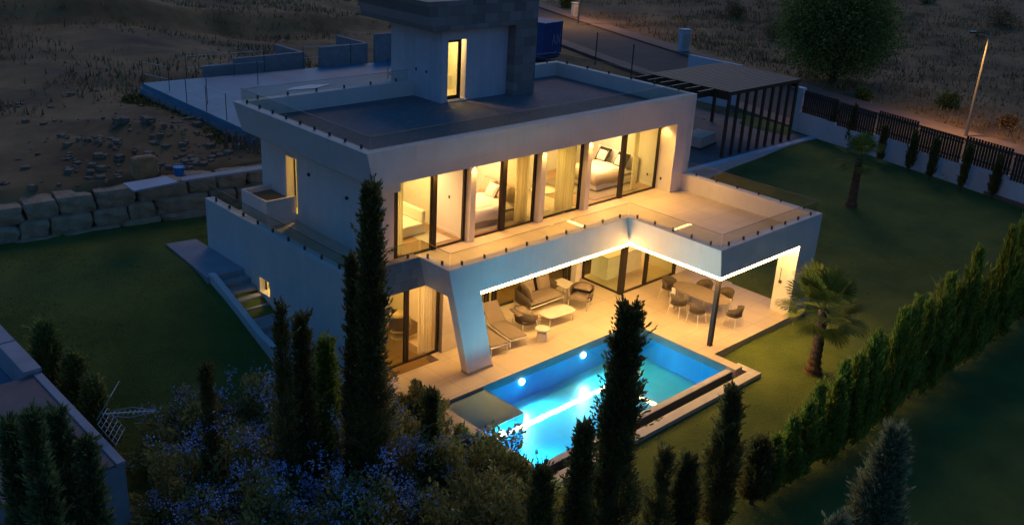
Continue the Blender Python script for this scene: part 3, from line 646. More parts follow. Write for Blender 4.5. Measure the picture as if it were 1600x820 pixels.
def lounger(x, y, rz, label):
    L = empty('sun_lounger', (x, y, 0), R_(rz), label, 'sun lounger', 'sun loungers on the terrace')
    legs(L, [(-.30, -.95), (.30, -.95), (-.30, .55), (.30, .55)], .30, r=.017)
    MB().tube([(-.34, -1.0, .31), (.34, -1.0, .31), (.34, .95, .31), (-.34, .95, .31), (-.34, -1.0, .31)], .02, 8).build('frame', 'steel', L)
    MB().add([(-.32, -.98, .34), (.32, -.98, .34), (.32, .25, .34), (-.32, .25, .34), (-.32, -.98, .375), (.32, -.98, .375), (.32, .25, .375), (-.32, .25, .375)], [(0, 3, 2, 1), (4, 5, 6, 7), (0, 1, 5, 4), (1, 2, 6, 5), (2, 3, 7, 6), (3, 0, 4, 7)]).build('seat', 'taupe', L, bevel=.012)
    k = Vector((0, .78*math.cos(R_(38)), .78*math.sin(R_(38))))
    vs = [(-.32, .26, .34), (.32, .26, .34), (.32, .26+k.y, .34+k.z), (-.32, .26+k.y, .34+k.z)]; vs += [(a, b_-.02, c_+.035) for a, b_, c_ in vs]
    MB().add(vs, [(0, 3, 2, 1), (4, 5, 6, 7), (0, 1, 5, 4), (1, 2, 6, 5), (2, 3, 7, 6), (3, 0, 4, 7)]).build('backrest', 'taupe', L, bevel=.012)
lounger(5.98, -.72, -10, 'sun lounger nearest the sofa group, backrest raised'); lounger(5.12, -.72, -8, 'sun lounger directly behind the slanted pillar, backrest raised')
t = empty('dining_table', (12.75, -3.65, 0), 0, 'long oval grey dining table on the covered terrace', 'table')
MB().disc((0, 0, .72), .52, 1.12, .03, 44, pw=2.6).build('tabletop', 'taupe', t, bevel=.008); box('leg', 'steel', t, -.45, -.95, .004, -.38, -.8, .72); box('leg', 'steel', t, .38, -.95, .004, .45, -.8, .72); box('leg', 'steel', t, -.45, .8, .004, -.38, .95, .72); box('leg', 'steel', t, .38, .8, .004, .45, .95, .72)
def dchair(x, y, rz, label):
    A = empty('dining_chair', (x, y, 0), R_(rz), label, 'chair', 'chairs round the dining table')
    legs(A, [(-.2, -.2), (.2, -.2), (-.2, .2), (.2, .2)], .42, r=.014, splay=.25)
    MB().disc((0, 0, .42), .26, .25, .05, 24, pw=2.8).build('seat', 'rope', A)
    vs = []; fs = []; n = 20
    for i in range(n+1):
        a = R_(-15)+R_(210)*i/n; hh = .66+.15*math.sin(math.pi*i/n)
        for rr, zz in ((.25, .44), (.31, hh)): vs.append((rr*math.cos(a), rr*math.sin(a), zz))
    for i in range(n): fs.append((2*i, 2*i+2, 2*i+3, 2*i+1))
    MB().add(vs, fs).build('backrest', 'rope', A, smooth=True, solid=.025)
dchair(12.8, -2.25, 0, 'woven dining chair at the house end of the table'); dchair(11.95, -3.3, 90, 'woven dining chair on the pool side, nearer the house'); dchair(11.95, -4.1, 88, 'woven dining chair on the pool side, nearer the dark post')
dchair(13.55, -3.2, -90, 'woven dining chair on the far side, nearer the house'); dchair(13.55, -4.1, -90, 'woven dining chair on the far side, nearer the lawn'); dchair(12.75, -5.05, 180, 'woven dining chair at the lawn end of the table, right of the dark post')
sh = empty('outdoor_shower', (15.03, -5.28, 1.2), 0, 'small chrome shower set on the white end pier', 'shower'); MB().tube([(-.03, 0, 0), (-.03, 0, .45), (-.10, 0, .5)], .012, 8).build('pipe', 'clamp', sh); MB().box(-.06, -.08, -.08, 0, .02, .02).build('valve', 'clamp', sh)

# ------------------------------------------------------------------ foliage
def leafmat(name, c1, c2, isl=.45):
    m = mat(name, c1, .8, col2=c2, vscale=1.1, island=isl, spec=.25); n = m.node_tree; b = n.nodes['Principled BSDF']
    t = n.nodes.new('ShaderNodeBsdfTranslucent'); n.links.new(b.inputs['Base Color'].links[0].from_socket, t.inputs[0]); x = n.nodes.new('ShaderNodeMixShader'); x.inputs[0].default_value = .38
    o = [q for q in n.nodes if q.type == 'OUTPUT_MATERIAL'][0]; n.links.new(b.outputs[0], x.inputs[1]); n.links.new(t.outputs[0], x.inputs[2]); n.links.new(x.outputs[0], o.inputs[0]); return m
M['cyp'] = leafmat('cypress_leaves', (.12, .105, .03), (.28, .24, .07))
M['hedge'] = leafmat('hedge_leaves', (.20, .25, .03), (.42, .46, .07))
M['bluecon'] = leafmat('blue_conifer_leaves', (.20, .22, .11), (.40, .42, .22))
M['palegreen'] = leafmat('pale_conifer_leaves', (.20, .23, .06), (.42, .45, .13))
M['darkcon'] = leafmat('dark_conifer_leaves', (.13, .17, .06), (.26, .32, .12))
M['bush'] = leafmat('bush_leaves', (.18, .18, .05), (.42, .40, .13))
M['flower'] = mat('blue_flowers', (.34, .42, .72), .7, col2=(.55, .62, .85), vscale=3, island=.35)
M['treeleaf'] = leafmat('tree_leaves', (.13, .17, .04), (.30, .34, .09))
M['bark'] = mat('bark', (.10, .07, .045), .95, var=.4, vscale=8, bump=1, bscale=20)
M['palmleaf'] = leafmat('palm_leaves', (.09, .13, .02), (.19, .24, .04), .3)
M['palmtrunk'] = mat('palm_trunk', (.13, .075, .04), .95, var=.5, vscale=12, bump=1, bscale=25)
def quads(P, D, S, L, W):
    """leaf quads: base P, direction D, side S, length L, width W; pointed tip"""
    L = L[:, None]; W = W[:, None]
    a = P; b = P+D*L*.45-S*W; c = P+D*L; d = P+D*L*.45+S*W
    V = np.stack([a, b, c, d], 1).reshape(-1, 3); F = np.arange(len(P)*4).reshape(-1, 4); return V, F
def unit(v): return v/np.maximum(np.linalg.norm(v, axis=1, keepdims=True), 1e-6)
def mesh_np(name, V, F, m):
    me = bpy.data.meshes.new(name); me.from_pydata(V.tolist(), [], F.tolist()); me.update(); me.materials.append(M[m]); return me
def core_mesh(mb, prof, h, R, z0, seed, f=.72, n=14):
    r = np.random.RandomState(seed); K = 12; vs = []; fs = []
    for i in range(K+1):
        t = i/K; rr = R*prof(t)*f
        for j in range(n):
            a = 2*math.pi*j/n; q = rr*(.85+.3*r.rand()); vs.append((q*math.cos(a), q*math.sin(a), z0+(h-z0)*t*.96))
    for i in range(K):
        for j in range(n): fs.append((i*n+j, i*n+(j+1) % n, (i+1)*n+(j+1) % n, (i+1)*n+j))
    mb.add(vs, fs)
def columnar(h, R, seed, N, m, L=.2, W=.035, up_=1.0, prof=None, lean=(0, 0), bend=0, rag=.25):
    """mesh of an upright conifer: dense core plus upswept sprays; lumps give it an uneven outline"""
    N = int(N*2.4); r = np.random.RandomState(seed); prof = prof or (lambda t: (min(1, t*6+.35))*(1-t)**.55)
    K = 16; NCl = max(30, N//K)
    t = r.rand(NCl)**.95*.97; ph = r.rand(NCl)*2*np.pi
    lump = 1+rag*np.sin(ph*2+t*h*2.3+seed)+rag*.8*np.sin(ph*3-t*h*4.1+seed*2)
    pr = np.array([prof(x) for x in t]); rad = R*pr*lump*(.45+.45*r.rand(NCl)**.5)
    out = np.stack([np.cos(ph), np.sin(ph), 0*ph], 1)
    C = out*rad[:, None]; C[:, 2] = .12+t*(h-.3)
    BD = unit(out*(.75*r.rand(NCl, 1)+.15)+np.array([0, 0, 1.0])*up_+r.randn(NCl, 3)*.22)
    BL = (.22+.30*r.rand(NCl))*(.55+.45*pr)*min(1.25, .55+R)*(1+(r.rand(NCl) < .08)*.6)
    q = np.tile(np.linspace(0, 1, K), NCl); ix = np.repeat(np.arange(NCl), K)
    side = r.randn(NCl*K, 3); P = C[ix]+BD[ix]*(BL[ix]*q)[:, None]+side*(.035*(1-q)+.006)[:, None]*(R+.5)
    D = unit(BD[ix]+unit(side)*.55*(1-q*.7)[:, None]); S = unit(np.cross(D, r.randn(NCl*K, 3)))
    V1, F1 = quads(P, D, S, L*(.45+.7*r.rand(NCl*K)), W*(.6+.8*r.rand(NCl*K)))
    mb = MB(); core_mesh(mb, prof, h, R, .12, seed, .42)
    V = np.concatenate([np.array(mb.v), V1]); F2 = [list(f) for f in mb.f]+(F1+len(mb.v)).tolist()
    zt = V[:, 2]/h
    V[:, 0] += lean[0]*zt+bend*np.clip(zt-.7, 0, 1)**1.5*6; V[:, 1] += lean[1]*zt
    me = bpy.data.meshes.new('foliage'); me.from_pydata(V.tolist(), [], F2); me.update(); me.materials.append(M[m]); return me
def tree(name, loc, me, h, label, cat, group, trunk=.07, th=None, rz=0, sc=1.0):
    t = empty(name, loc, rz, label, cat, group); f = bpy.data.objects.new('foliage', me); link(f, t)
    MB().tube([(0, 0, -.1), (0, 0, (th or h*.5))], [trunk, trunk*.5], 8).build('trunk', 'bark', t); t.scale = (sc, sc, sc); return t
spire = lambda t: ((1.25-.95*t) if t < .55 else .60*(max(0.0, 1-t)/.45)**.7+.08)*(1+.14*math.sin(t*23)) if t < .995 else 0.0
slim = lambda t: min(1, .45+t*3.5)*max(0.0, 1-t)**.62*(1+.12*math.sin(t*17))
YR = -11.0
def gz(x, y): return float(lh(np.array(float(x)), np.array(float(y))))
CG2 = 'dark cypresses standing between the camera and the house'
# (u, v of the tip) , row y, radius, label, bend
for i, (u, v, y, Rr, N, lab, bend, rag) in enumerate([
    (580, 265, -6.6, .27, 15000, 'tallest dark cypress, rising in front of the left end of the villa front', 0, .22),
    (549, 380, -6.2, .15, 6000, 'slimmer dark cypress standing just left of the tallest one', 0, .2),
    (437, 458, -5.4, .16, 3500, 'short slim cypress in front of the left villa wall, leftmost of three', 0, .2),
    (988, 460, YR, .39, 15000, 'tall ragged dark cypress standing in front of the glowing pool', .02, .32),
    (915, 646, YR, .27, 6500, 'dark cypress just left of the tall one before the pool', .03, .22),
    (850, 716, YR, .30, 6000, 'dark cypress at the front left corner of the pool', 0, .22),
    (1042, 690, YR, .22, 2500, 'thin young cypress just right of the tall one before the pool', .05, .3),
    (1078, 706, YR, .32, 5000, 'bushy cypress on the lawn edge, second right of the tall one', 0, .25),
    (1150, 598, YR, .34, 7500, 'cypress with a bent ragged tip right of the pool', .07, .35),
    (1192, 682, YR, .32, 5000, 'cypress just right of the one with the bent tip', 0, .25),
    (320, 556, -3.8, .17, 3000, 'slim cypress rising from the left edge of the flowering bushes', 0, .25)]):
    p = at_y(u, v, y); g = gz(p.x, y); h = p.z-g
    tree('cypress', (p.x, y, g), columnar(h, Rr, i+1, N, 'cyp', L=.11, W=.017, bend=bend, prof=(spire if N > 10000 else slim), rag=rag), h, lab, 'cypress', CG2, rz=i)
for i, (u, v, y, Rr, m, N, lab, cat) in enumerate([
    (470, 478, -5.2, .22, 'cyp', 5000, 'dark green conifer in front of the left wall, between two slim cypresses', 'conifer'),
    (508, 520, -5.0, .34, 'hedge', 6000, 'rounder greenish conifer beside the tallest cypress', 'conifer'),
    (675, 602, -6.2, .22, 'cyp', 2500, 'small dark conifer at the terrace corner beside the pool', 'conifer'),
    (1402, 662, -14.4, .62, 'bluecon', 9000, 'pale blue green conifer alone at the bottom right', 'conifer'),
    (1312, 800, -14.8, .45, 'bluecon', 3000, 'tip of a blue green conifer at the bottom edge', 'conifer'),
    (66, 500, 2.4, .42, 'palegreen', 3500, 'pale feathery conifer behind the neighbour roof, furthest left', 'conifer'),
    (112, 545, 1.3, .42, 'palegreen', 3500, 'pale feathery conifer behind the neighbour roof, middle one', 'conifer'),
    (142, 585, .2, .4, 'palegreen', 3000, 'pale feathery conifer beside the roof aerial', 'conifer'),
    (10, 640, -6.0, .30, 'darkcon', 6000, 'dark green conifer at the bottom left edge of the picture', 'conifer'),
    (45, 622, -7.0, .24, 'darkcon', 6000, 'dark green conifer in front of the neighbour roof, second from the left', 'conifer'),
    (84, 622, -6.0, .27, 'darkcon', 6000, 'dark green conifer in front of the neighbour roof, third from the left', 'conifer'),
    (132, 668, -6.2, .22, 'darkcon', 5000, 'dark green conifer nearest the roof aerial', 'conifer')]):
    p = at_y(u, v, y); g = gz(p.x, y) if m != 'darkcon' else 0; h = p.z-g
    pr = (lambda t: min(1, .5+t*3)*max(0.0, 1-t)**.95)
    tree('conifer', (p.x, y, g), columnar(h, Rr, 40+i, N, m, L=.16, W=.018, prof=pr, rag=.3, up_=.9), h, lab, cat, 'conifers round the plot', rz=i)
# hedge of individual young cypresses along the plot boundary
hm = [columnar(2.9, .36, 80+k, 4200, 'hedge', L=.17, W=.018, prof=lambda t: min(1, .6+t*2)*max(0.0, 1-t)**.95, rag=.42, up_=2.2) for k in range(6)]
HG = 'row of hedge conifers along the plot boundary'
ORD = ['first', 'second', 'third', 'fourth', 'fifth', 'sixth', 'seventh', 'eighth', 'ninth', 'tenth', 'eleventh', 'twelfth', 'thirteenth', 'fourteenth', 'fifteenth', 'sixteenth', 'seventeenth', 'eighteenth', 'nineteenth', 'twentieth', 'twenty first', 'twenty second', 'twenty third', 'twenty fourth', 'twenty fifth', 'twenty sixth', 'twenty seventh', 'twenty eighth', 'twenty ninth', 'thirtieth']+['thirty '+q for q in ('first', 'second', 'third', 'fourth', 'fifth', 'sixth', 'seventh', 'eighth', 'ninth')]+['fortieth']
def hedge_label(k): return 'green hedge conifer, %s from the near bottom end of the boundary row' % ORD[k]
k = 0; x = 5.6; rr_ = random.Random(2)
tm = MB().tube([(0, 0, -.1), (0, 0, 1.5)], [.06, .03], 8)
while x < 29:
    base = 2.15+1.6*min(1, max(0, (x-6)/7)); y = -11.15+.012*(x-5)*0+rr_.uniform(-.12, .12)
    t = empty('hedge_conifer', (x, y, gz(x, y)), rr_.random()*6, hedge_label(k), 'conifer', HG)
    link(bpy.data.objects.new('foliage', hm[(k*5) % 6]), t); s = base/2.9*rr_.uniform(.78, 1.22); t.scale = (1.0*rr_.uniform(.85, 1.1), 1.0, s)
    if k == 0: tr_ = tm.build('trunk', 'bark', t); trm = tr_.data
    else: link(bpy.data.objects.new('trunk', trm), t)
    x += rr_.uniform(.48, .66)*(1+.017*k); k += 1
tree('conifer', tuple(Vector((15.6, -10.6, gz(15.6, -10.6)))), columnar(3.0, .35, 77, 2500, 'palegreen', L=.3, W=.02, rag=.4), 3.0, 'feathery young conifer poking above the boundary hedge', 'conifer', 'conifers round the plot')

# flowering bushes
def bush(i, loc, R, H, N, NF, label, fl=True, m='bush'):
    r = np.random.RandomState(200+i); B = empty('flowering_bush' if fl else 'shrub', loc, 0, label, 'bush', 'bushes at the bottom of the picture')
    u = unit(r.randn(N, 3)); u[:, 2] = np.abs(u[:, 2])
    lump = 1+.22*np.sin(u[:, 0]*5+i)*np.sin(u[:, 1]*6+i*2)+.18*np.sin(u[:, 2]*9+u[:, 0]*7+i)+.1*np.sin(u[:, 1]*17+u[:, 2]*13)
    rad = lump*(.6+.45*r.rand(N)**.6)
    P = u*rad[:, None]*np.array([R, R, H]); D = unit(u+r.randn(N, 3)*.8+np.array([0, 0, .4])); S = unit(np.cross(D, r.randn(N, 3)))
    V1, F1 = quads(P, D, S, .09+.08*r.rand(N), .02+.018*r.rand(N)); link(bpy.data.objects.new('foliage', mesh_np('foliage', V1, F1, m)), B)
    mb = MB(); n = 18
    for a in range(9):
        th = math.pi/2*a/8
        for j in range(n):
            ph = 2*math.pi*j/n; q = .66*(1+.12*math.sin(3*ph+i)); mb.v.append((q*R*math.cos(th)*math.cos(ph), q*R*math.cos(th)*math.sin(ph), q*H*math.sin(th)))
    for a in range(8):
        for j in range(n): mb.f.append((a*n+j, a*n+(j+1) % n, (a+1)*n+(j+1) % n, (a+1)*n+j))
    mb.build('branches', 'bush', B, smooth=True)
    if fl:
        # flower heads in loose clusters, each of a few small petals
        NC = NF//14; cu = unit(r.randn(NC, 3)); cu[:, 2] = np.abs(cu[:, 2])*1.1+.05
        l2 = 1+.22*np.sin(cu[:, 0]*5+i)*np.sin(cu[:, 1]*6+i*2)+.18*np.sin(cu[:, 2]*9+cu[:, 0]*7+i)
        C = cu*l2[:, None]*np.array([R, R, H])*1.04
        C = np.repeat(C, 14, 0)+r.randn(NC*14, 3)*.085
        C = np.repeat(C, 3, 0)+r.randn(NC*42, 3)*.012; D = unit(np.repeat(np.repeat(cu, 14, 0), 3, 0)*.6+r.randn(NC*42, 3)); S = unit(np.cross(D, r.randn(NC*42, 3)))
        V2, F2 = quads(C, D, S, .026+.02*r.rand(len(C)), .012+.008*r.rand(len(C))); link(bpy.data.objects.new('flowers', mesh_np('flowers', V2, F2, 'flower')), B)
bush(0, (-4.7, -1.3, gz(-4.7, -1.3)), 1.35, 1.5, 9000, 900, 'flowering bush with blue blooms, furthest left on the lawn edge')
bush(1, (-3.0, -1.9, gz(-3, -1.9)), 1.4, 1.7, 9000, 700, 'flowering bush with few blooms below the left villa wall')
bush(2, (-1.5, -3.0, gz(-1.5, -3)), 1.5, 1.8, 9000, 700, 'flowering bush at the foot of the tallest cypress')
bush(3, (-6.0, -3.9, 0), 1.5, 1.9, 12000, 2400, 'flowering bush with blue blooms at the bottom left of the planting')
bush(4, (-4.1, -4.4, 0), 1.6, 2.1, 14000, 2600, 'flowering bush thick with blue blooms in the middle of the planting')
bush(5, (-2.5, -5.9, 0), 1.6, 2.1, 14000, 2600, 'flowering bush thick with blue blooms below the tallest cypress')
bush(6, (-5.6, -6.2, 0), 1.7, 2.1, 14000, 3400, 'flowering bush with dense blue blooms at the bottom edge')
bush(7, (-4.2, -7.6, 0), 1.6, 2.2, 14000, 3000, 'flowering bush with dense blue blooms, lower middle of the planting')
bush(8, (-.7, -5.0, 0), 1.0, 1.3, 6000, 0, 'dark leafy shrub at the left end of the pool', False)
bush(9, (-1.0, -7.2, 0), 1.4, 1.7, 12000, 500, 'bush with few blooms between the planting and the front of the pool')
bush(10, (-2.6, -9.0, 0), 1.4, 2.2, 12000, 0, 'dark shrub in front of the pool corner at the bottom', False)
bush(11, (.15, -5.5, 0), .6, .8, 5000, 0, 'leafy shrub spilling over the left end of the pool', False)
bush(12, (.6, -3.2, 0), .6, .9, 4000, 0, 'small leafy shrub at the terrace edge beside the small conifer', False)
bush(13, (.2, -7.4, -.1), .8, 1.1, 6000, 0, 'dark leafy shrub overlapping the near corner of the pool', False)

# palms
def palm(x, y, h, cr, n, label, seed, z=None):
    r = random.Random(seed); z = gz(x, y) if z is None else z; T = empty('fan_palm', (x, y, z), 0, label, 'palm', 'palms on the right lawn')
    pts = []; rad = []
    for i in range(22):
        t_ = i/21; pts.append((.05*math.sin(t_*3), .04*math.sin(t_*2), -.1+(h+.1)*t_)); rad.append((.19-.06*t_+.10*max(0, 1-t_*6))*(1.0 if i % 2 else 1.22))
    MB().tube(pts, rad, 12).build('trunk', 'palmtrunk', T)
    for k in range(n):
        a = k*2.399+r.random()*.3; el = R_(75)-R_(110)*(k/n)**.9+r.uniform(-.1, .1)
        pl_ = cr*r.uniform(.42, .6); b = MB(); d = Vector((math.cos(a)*math.cos(el), math.sin(a)*math.cos(el), math.sin(el)))
        o = Vector((0.04, 0.03, h-.05)); tip = o+d*pl_-Vector((0, 0, .06*pl_)); b.tube([o, o.lerp(tip, .5)+Vector((0, 0, .04)), tip], .012, 5)
        sd_ = d.cross(Vector((0, 0, 1))).normalized(); nr = sd_.cross(d)
        fl = cr*r.uniform(.52, .68); m = 27
        for q in range(m):
            th = R_(-82+164*q/(m-1)); v = (d*math.cos(th)+sd_*math.sin(th)); L = fl*(1-.22*abs(th)/1.4)*r.uniform(.9, 1.05); ww = sd_*math.cos(th)-d*math.sin(th)
            fold = nr*.012*(1 if q % 2 else -1)
            p1 = tip+v*L*.55+fold; p2 = tip+v*L*.85-Vector((0, 0, .02*L))+fold; p3 = tip+v*L-Vector((0, 0, .07*L+.01))
            w_ = .029*fl/.8
            k0 = len(b.v); b.v += [tuple(tip), tuple(p1-ww*w_), tuple(p1+ww*w_), tuple(p2-ww*w_*.7), tuple(p2+ww*w_*.7), tuple(p3)]
            b.f += [(k0, k0+1, k0+2), (k0+1, k0+3, k0+4, k0+2), (k0+3, k0+5, k0+4)]
        b.build('frond', 'palmleaf', T)
palm(12.47, -8.34, 2.15, 1.45, 22, 'fan palm near the terrace corner with a short shaggy trunk', 3, z=-.22)
palm(27.0, -1.7, 2.3, 1.15, 15, 'smaller looking fan palm far out on the lawn by the slatted fence', 5)

# big tree and roadside scrub beyond the road
def broad(name, loc, R, H, N, label, group, seed, L=.22, m='treeleaf', lobes=11, th=1.0):
    r = np.random.RandomState(seed); T = empty(name, loc, 0, label, 'tree' if R > 1.5 else 'bush', group)
    C = unit(r.randn(lobes, 3))*np.array([R*.5, R*.5, H*.30])*(.4+.6*r.rand(lobes, 1))+np.array([0, 0, th+H*.5]); CR = R*(.42+.22*r.rand(lobes))
    idx = r.randint(0, lobes, N); u = unit(r.randn(N, 3)); rad = (.65+.45*r.rand(N)**.7)*(1+.2*np.sin(u[:, 0]*9+idx)*np.sin(u[:, 2]*8))
    P = C[idx]+u*(CR[idx]*rad)[:, None]*np.array([1, 1, .8]); P[:, 2] = np.maximum(P[:, 2], .15)
    D = unit(u+r.randn(N, 3)*.7); S = unit(np.cross(D, r.randn(N, 3))); V1, F1 = quads(P, D, S, L*(.6+.8*r.rand(N)), L*.32*(.6+.8*r.rand(N)))
    link(bpy.data.objects.new('crown', mesh_np('crown', V1, F1, m)), T)
    b = MB(); b.tube([(0, 0, -.2), (.05, 0, th), (0, .1, th+H*.4)], [.05*R+.08, .04*R+.05, .04], 8)
    for c in C[:6]: b.tube([(0, 0, th*.7), tuple(c)], [.03*R+.02, .02], 6)
    b.build('trunk', 'bark', T); return T
p = at_z(1300, 128, 1.0); gzz = float(gh(np.array(p.x), np.array(p.y)))
broad('tree', (p.x, p.y, gzz), 5.2, 7.4, 42000, 'large round bushy green tree beyond the road', 'trees and scrub on the hillside', 11, L=.20, th=.4, lobes=18)
for i, (u, v, R) in enumerate([(1480, 160, .9), (1210, 60, 1.4), (1440, 30, 1.6), (1560, 60, 1.8), (885, 8, 1.1), (1150, 30, 1.2), (1350, 150, .8), (1575, 190, .7)]):
    p = at_z(u, v, 1.2); g = float(gh(np.array(p.x), np.array(p.y)))
    broad('scrub_bush', (p.x, p.y, g-.1), R, R*1.2, 1500, ['low pale bush on the slope right of the street lamp', 'low bush on the hillside left of the big round tree', 'low bush on the dark hill right of the big round tree top', 'low bush at the top right of the hillside', 'low bush beside the small utility cabinet at the top', 'low bush on the hillside above the pergola', 'low bush just below the big round tree', 'low bush at the right edge above the fence'][i], 'low bushes scattered over the hillside', 60+i, L=.16, m='scrub' if i % 2 else 'treeleaf', lobes=5, th=.0)
# slim cypresses along the fence, agaves
fm = [columnar(1.9, .24, 140+k, 1300, 'cyp', L=.2, W=.03, prof=slim) for k in range(3)]
F0, F1_ = Vector((36.1, 6.6)), Vector((31.9, -11.2))
for i, (u, v) in enumerate([(1297, 222), (1325, 232), (1372, 258), (1418, 270), (1450, 284), (1500, 298), (1548, 310)]):
    p = at_z(u, v, .95); t = empty('cypress', (p.x, p.y, gz(p.x, p.y)), i, 'slim young cypress against the white fence wall, number %s from its gate pillar' % ['one', 'two', 'three', 'four', 'five', 'six', 'seven'][i], 'cypress', 'young cypresses along the slatted fence')
    t['label'] = ['slim young cypress nearest the tall white fence pillar', 'second slim cypress from the tall white fence pillar', 'third slim cypress along the fence, above the far palm', 'slim cypress in the middle of the fence wall', 'slim cypress just left of the street lamp pole', 'slim cypress below the street lamp pole', 'slim cypress nearest the right edge by the fence'][i]
    link(bpy.data.objects.new('foliage', fm[i % 3]), t); MB().tube([(0, 0, -.1), (0, 0, .9)], [.04, .02], 6).build('trunk', 'bark', t); t.scale = (.62, .62, [1.2, 1.25, 1.1, 1.1, 1.15, 1.2, 1.1][i])
for i, (u, v) in enumerate([(1398, 252), (1478, 283), (1517, 295)]):
    p = at_z(u, v, .9); t = empty('agave', (p.x, p.y, gz(p.x, p.y)), i, ['agave at the fence foot, leftmost of three', 'agave at the fence foot, middle of three', 'agave at the fence foot, rightmost of three'][i], 'agave', 'agaves at the foot of the fence')
    b = MB(); r = random.Random(i)
    for q in range(22):
        a = q*2.4; el = R_(20+55*(q/22)); d = Vector((math.cos(a)*math.cos(el), math.sin(a)*math.cos(el), math.sin(el))); s_ = Vector((-math.sin(a), math.cos(a), 0))*.05
        b.add([tuple(s_), tuple(-s_), tuple(d*.4-s_*.9), tuple(d*.62), tuple(d*.4+s_*.9)], [(0, 1, 2, 4), (2, 3, 4)])
    b.build('leaves', 'treeleaf', t)
# ------------------------------------------------------------------ slatted fence on white wall
M['slat'] = mat('brown_slats', (.05, .032, .02), .7, var=.3, vscale=6)
M['nwall'] = mat('neighbour_render', (.34, .35, .37), .85, var=.12, vscale=2)
M['bluewall'] = mat('garden_wall_render', (.62, .63, .66), .8, var=.06)
nsec = 7; dv = (F1_-F0); Ls = dv.length/nsec; du = dv.normalized(); nv = Vector((-du.y, du.x))
F = empty('garden_fence', (F0.x, F0.y, 0), 0, 'white garden wall topped with stepped brown slatted panels along the right boundary', 'fence')
def seg(mb, a, b_, z0, z1, th):
    a_ = F0+du*a; c_ = F0+du*b_; q = nv*th/2; O = F0
    mb.prism([tuple(a_-q-O), tuple(c_-q-O), tuple(c_+q-O), tuple(a_+q-O)], z0, z1)
for s_ in range(nsec):
    gb = float(gz(*(F0+du*(s_*Ls+Ls/2)))); top = gb+1.05+(.10 if s_ % 2 == 0 else -.06)
    b = MB(); seg(b, s_*Ls, (s_+1)*Ls, -.4, top, .2); b.build('wall', 'bluewall', F)
    b = MB(); nsl = 16
    for q in range(nsl): seg(b, s_*Ls+.06+q*(Ls-.1)/nsl, s_*Ls+.06+q*(Ls-.1)/nsl+.115, top+.003, top+1.28, .025)
    for zz in (.25, 1.0): seg(b, s_*Ls+.02, (s_+1)*Ls-.02, top+zz, top+zz+.06, .06)
    b.build('slat_panel', 'slat', F)
b = MB(); seg(b, -.55, -.004, 0, 3.5, .35); b.build('pillar', 'bluewall', F)
# ------------------------------------------------------------------ pergola / carport at the right back
M['drive'] = mat('driveway_concrete', (.17, .15, .15), .8, var=.15, vscale=1.2)
tag(MB().prism([(22, 5.5), (35.6, 5.5), (35.6, 16), (18.5, 16), (18.5, 9)], .6, 1.0).build('driveway', 'drive'), kind='structure')
b = MB(); b.prism([(21.9, 5.1), (35.7, 5.1), (35.7, 5.48), (21.9, 5.48)], -.3, 1.06)
tag(b.build('terrace_kerb', 'bluewall'), 'low white kerb wall along the edge of the dark driveway', 'wall')
M['pergola'] = mat('pergola_brown', (.075, .038, .018), .6, var=.15)
G = empty('pergola', (27.3, 5.8, 1.0), 0, 'dark brown pergola with a solid roof and tall slatted side posts', 'pergola')
for i in range(9): MB().box(.04+i*.80, 0, 0, .22+i*.80, .10, 3.2).build('post', 'pergola', G)
b = MB()
for q in range(21): b.box(0, -.05+q*.25, 3.22, 6.75, .16+q*.25, 3.40)
b.build('roof', 'pergola', G); box('roof_lining', 'pergola', G, .02, -.02, 3.2, 6.7, 5.1, 3.218); box('beam', 'pergola', G, 6.45, .12, 2.95, 6.6, 5.1, 3.2); box('beam', 'pergola', G, .05, .12, 2.95, .2, 5.1, 3.2)
for i in range(6): box('rafter', 'pergola', G, -1.3-.5*(i % 2)*0-.35*i*0, .9+i*.8, 3.05, -.003, 1.05+i*.8, 3.38)
for i in range(3): box('rear_post', 'pergola', G, .05+i*3.1, 5.0, 0, .2+i*3.1, 5.15, 2.94)
gw = MB(); gw.box(28.8, 13.2, 1.0, 33.5, 13.4, 2.1); tag(gw.build('garden_wall', 'bluewall'), 'low pale wall seen under the pergola', 'wall')
gw = MB(); gw.box(38.0, 12.2, .8, 38.25, 16.2, 3.65); tag(gw.build('boundary_wall', 'bluewall'), 'pale boundary wall with blue lit coping behind the pergola roof', 'wall')
pk = empty('slab_stack', (28.4, 8.0, 1.0), R_(10), 'low stack of wrapped building slabs on the driveway behind the pergola posts', 'stack')
for i in range(6): box('slab_layer', 'kerb', pk, -.9, -.55, .12+i*.09, .9, .55, .195+i*.09)
box('pallet', 'bark', pk, -.95, -.6, .0, .95, .6, .11)
gl_ = empty('garden_light', (24.6, 6.6, 1.0), 0, 'small lit garden lamp on the driveway beside the villa', 'lamp'); box('post', 'black', gl_, -.04, -.04, 0, .04, .04, .9); box('lens', emat('garden_lamp', (1, .8, .35), 3), gl_, -.09, -.09, .9, .09, .09, 1.12)
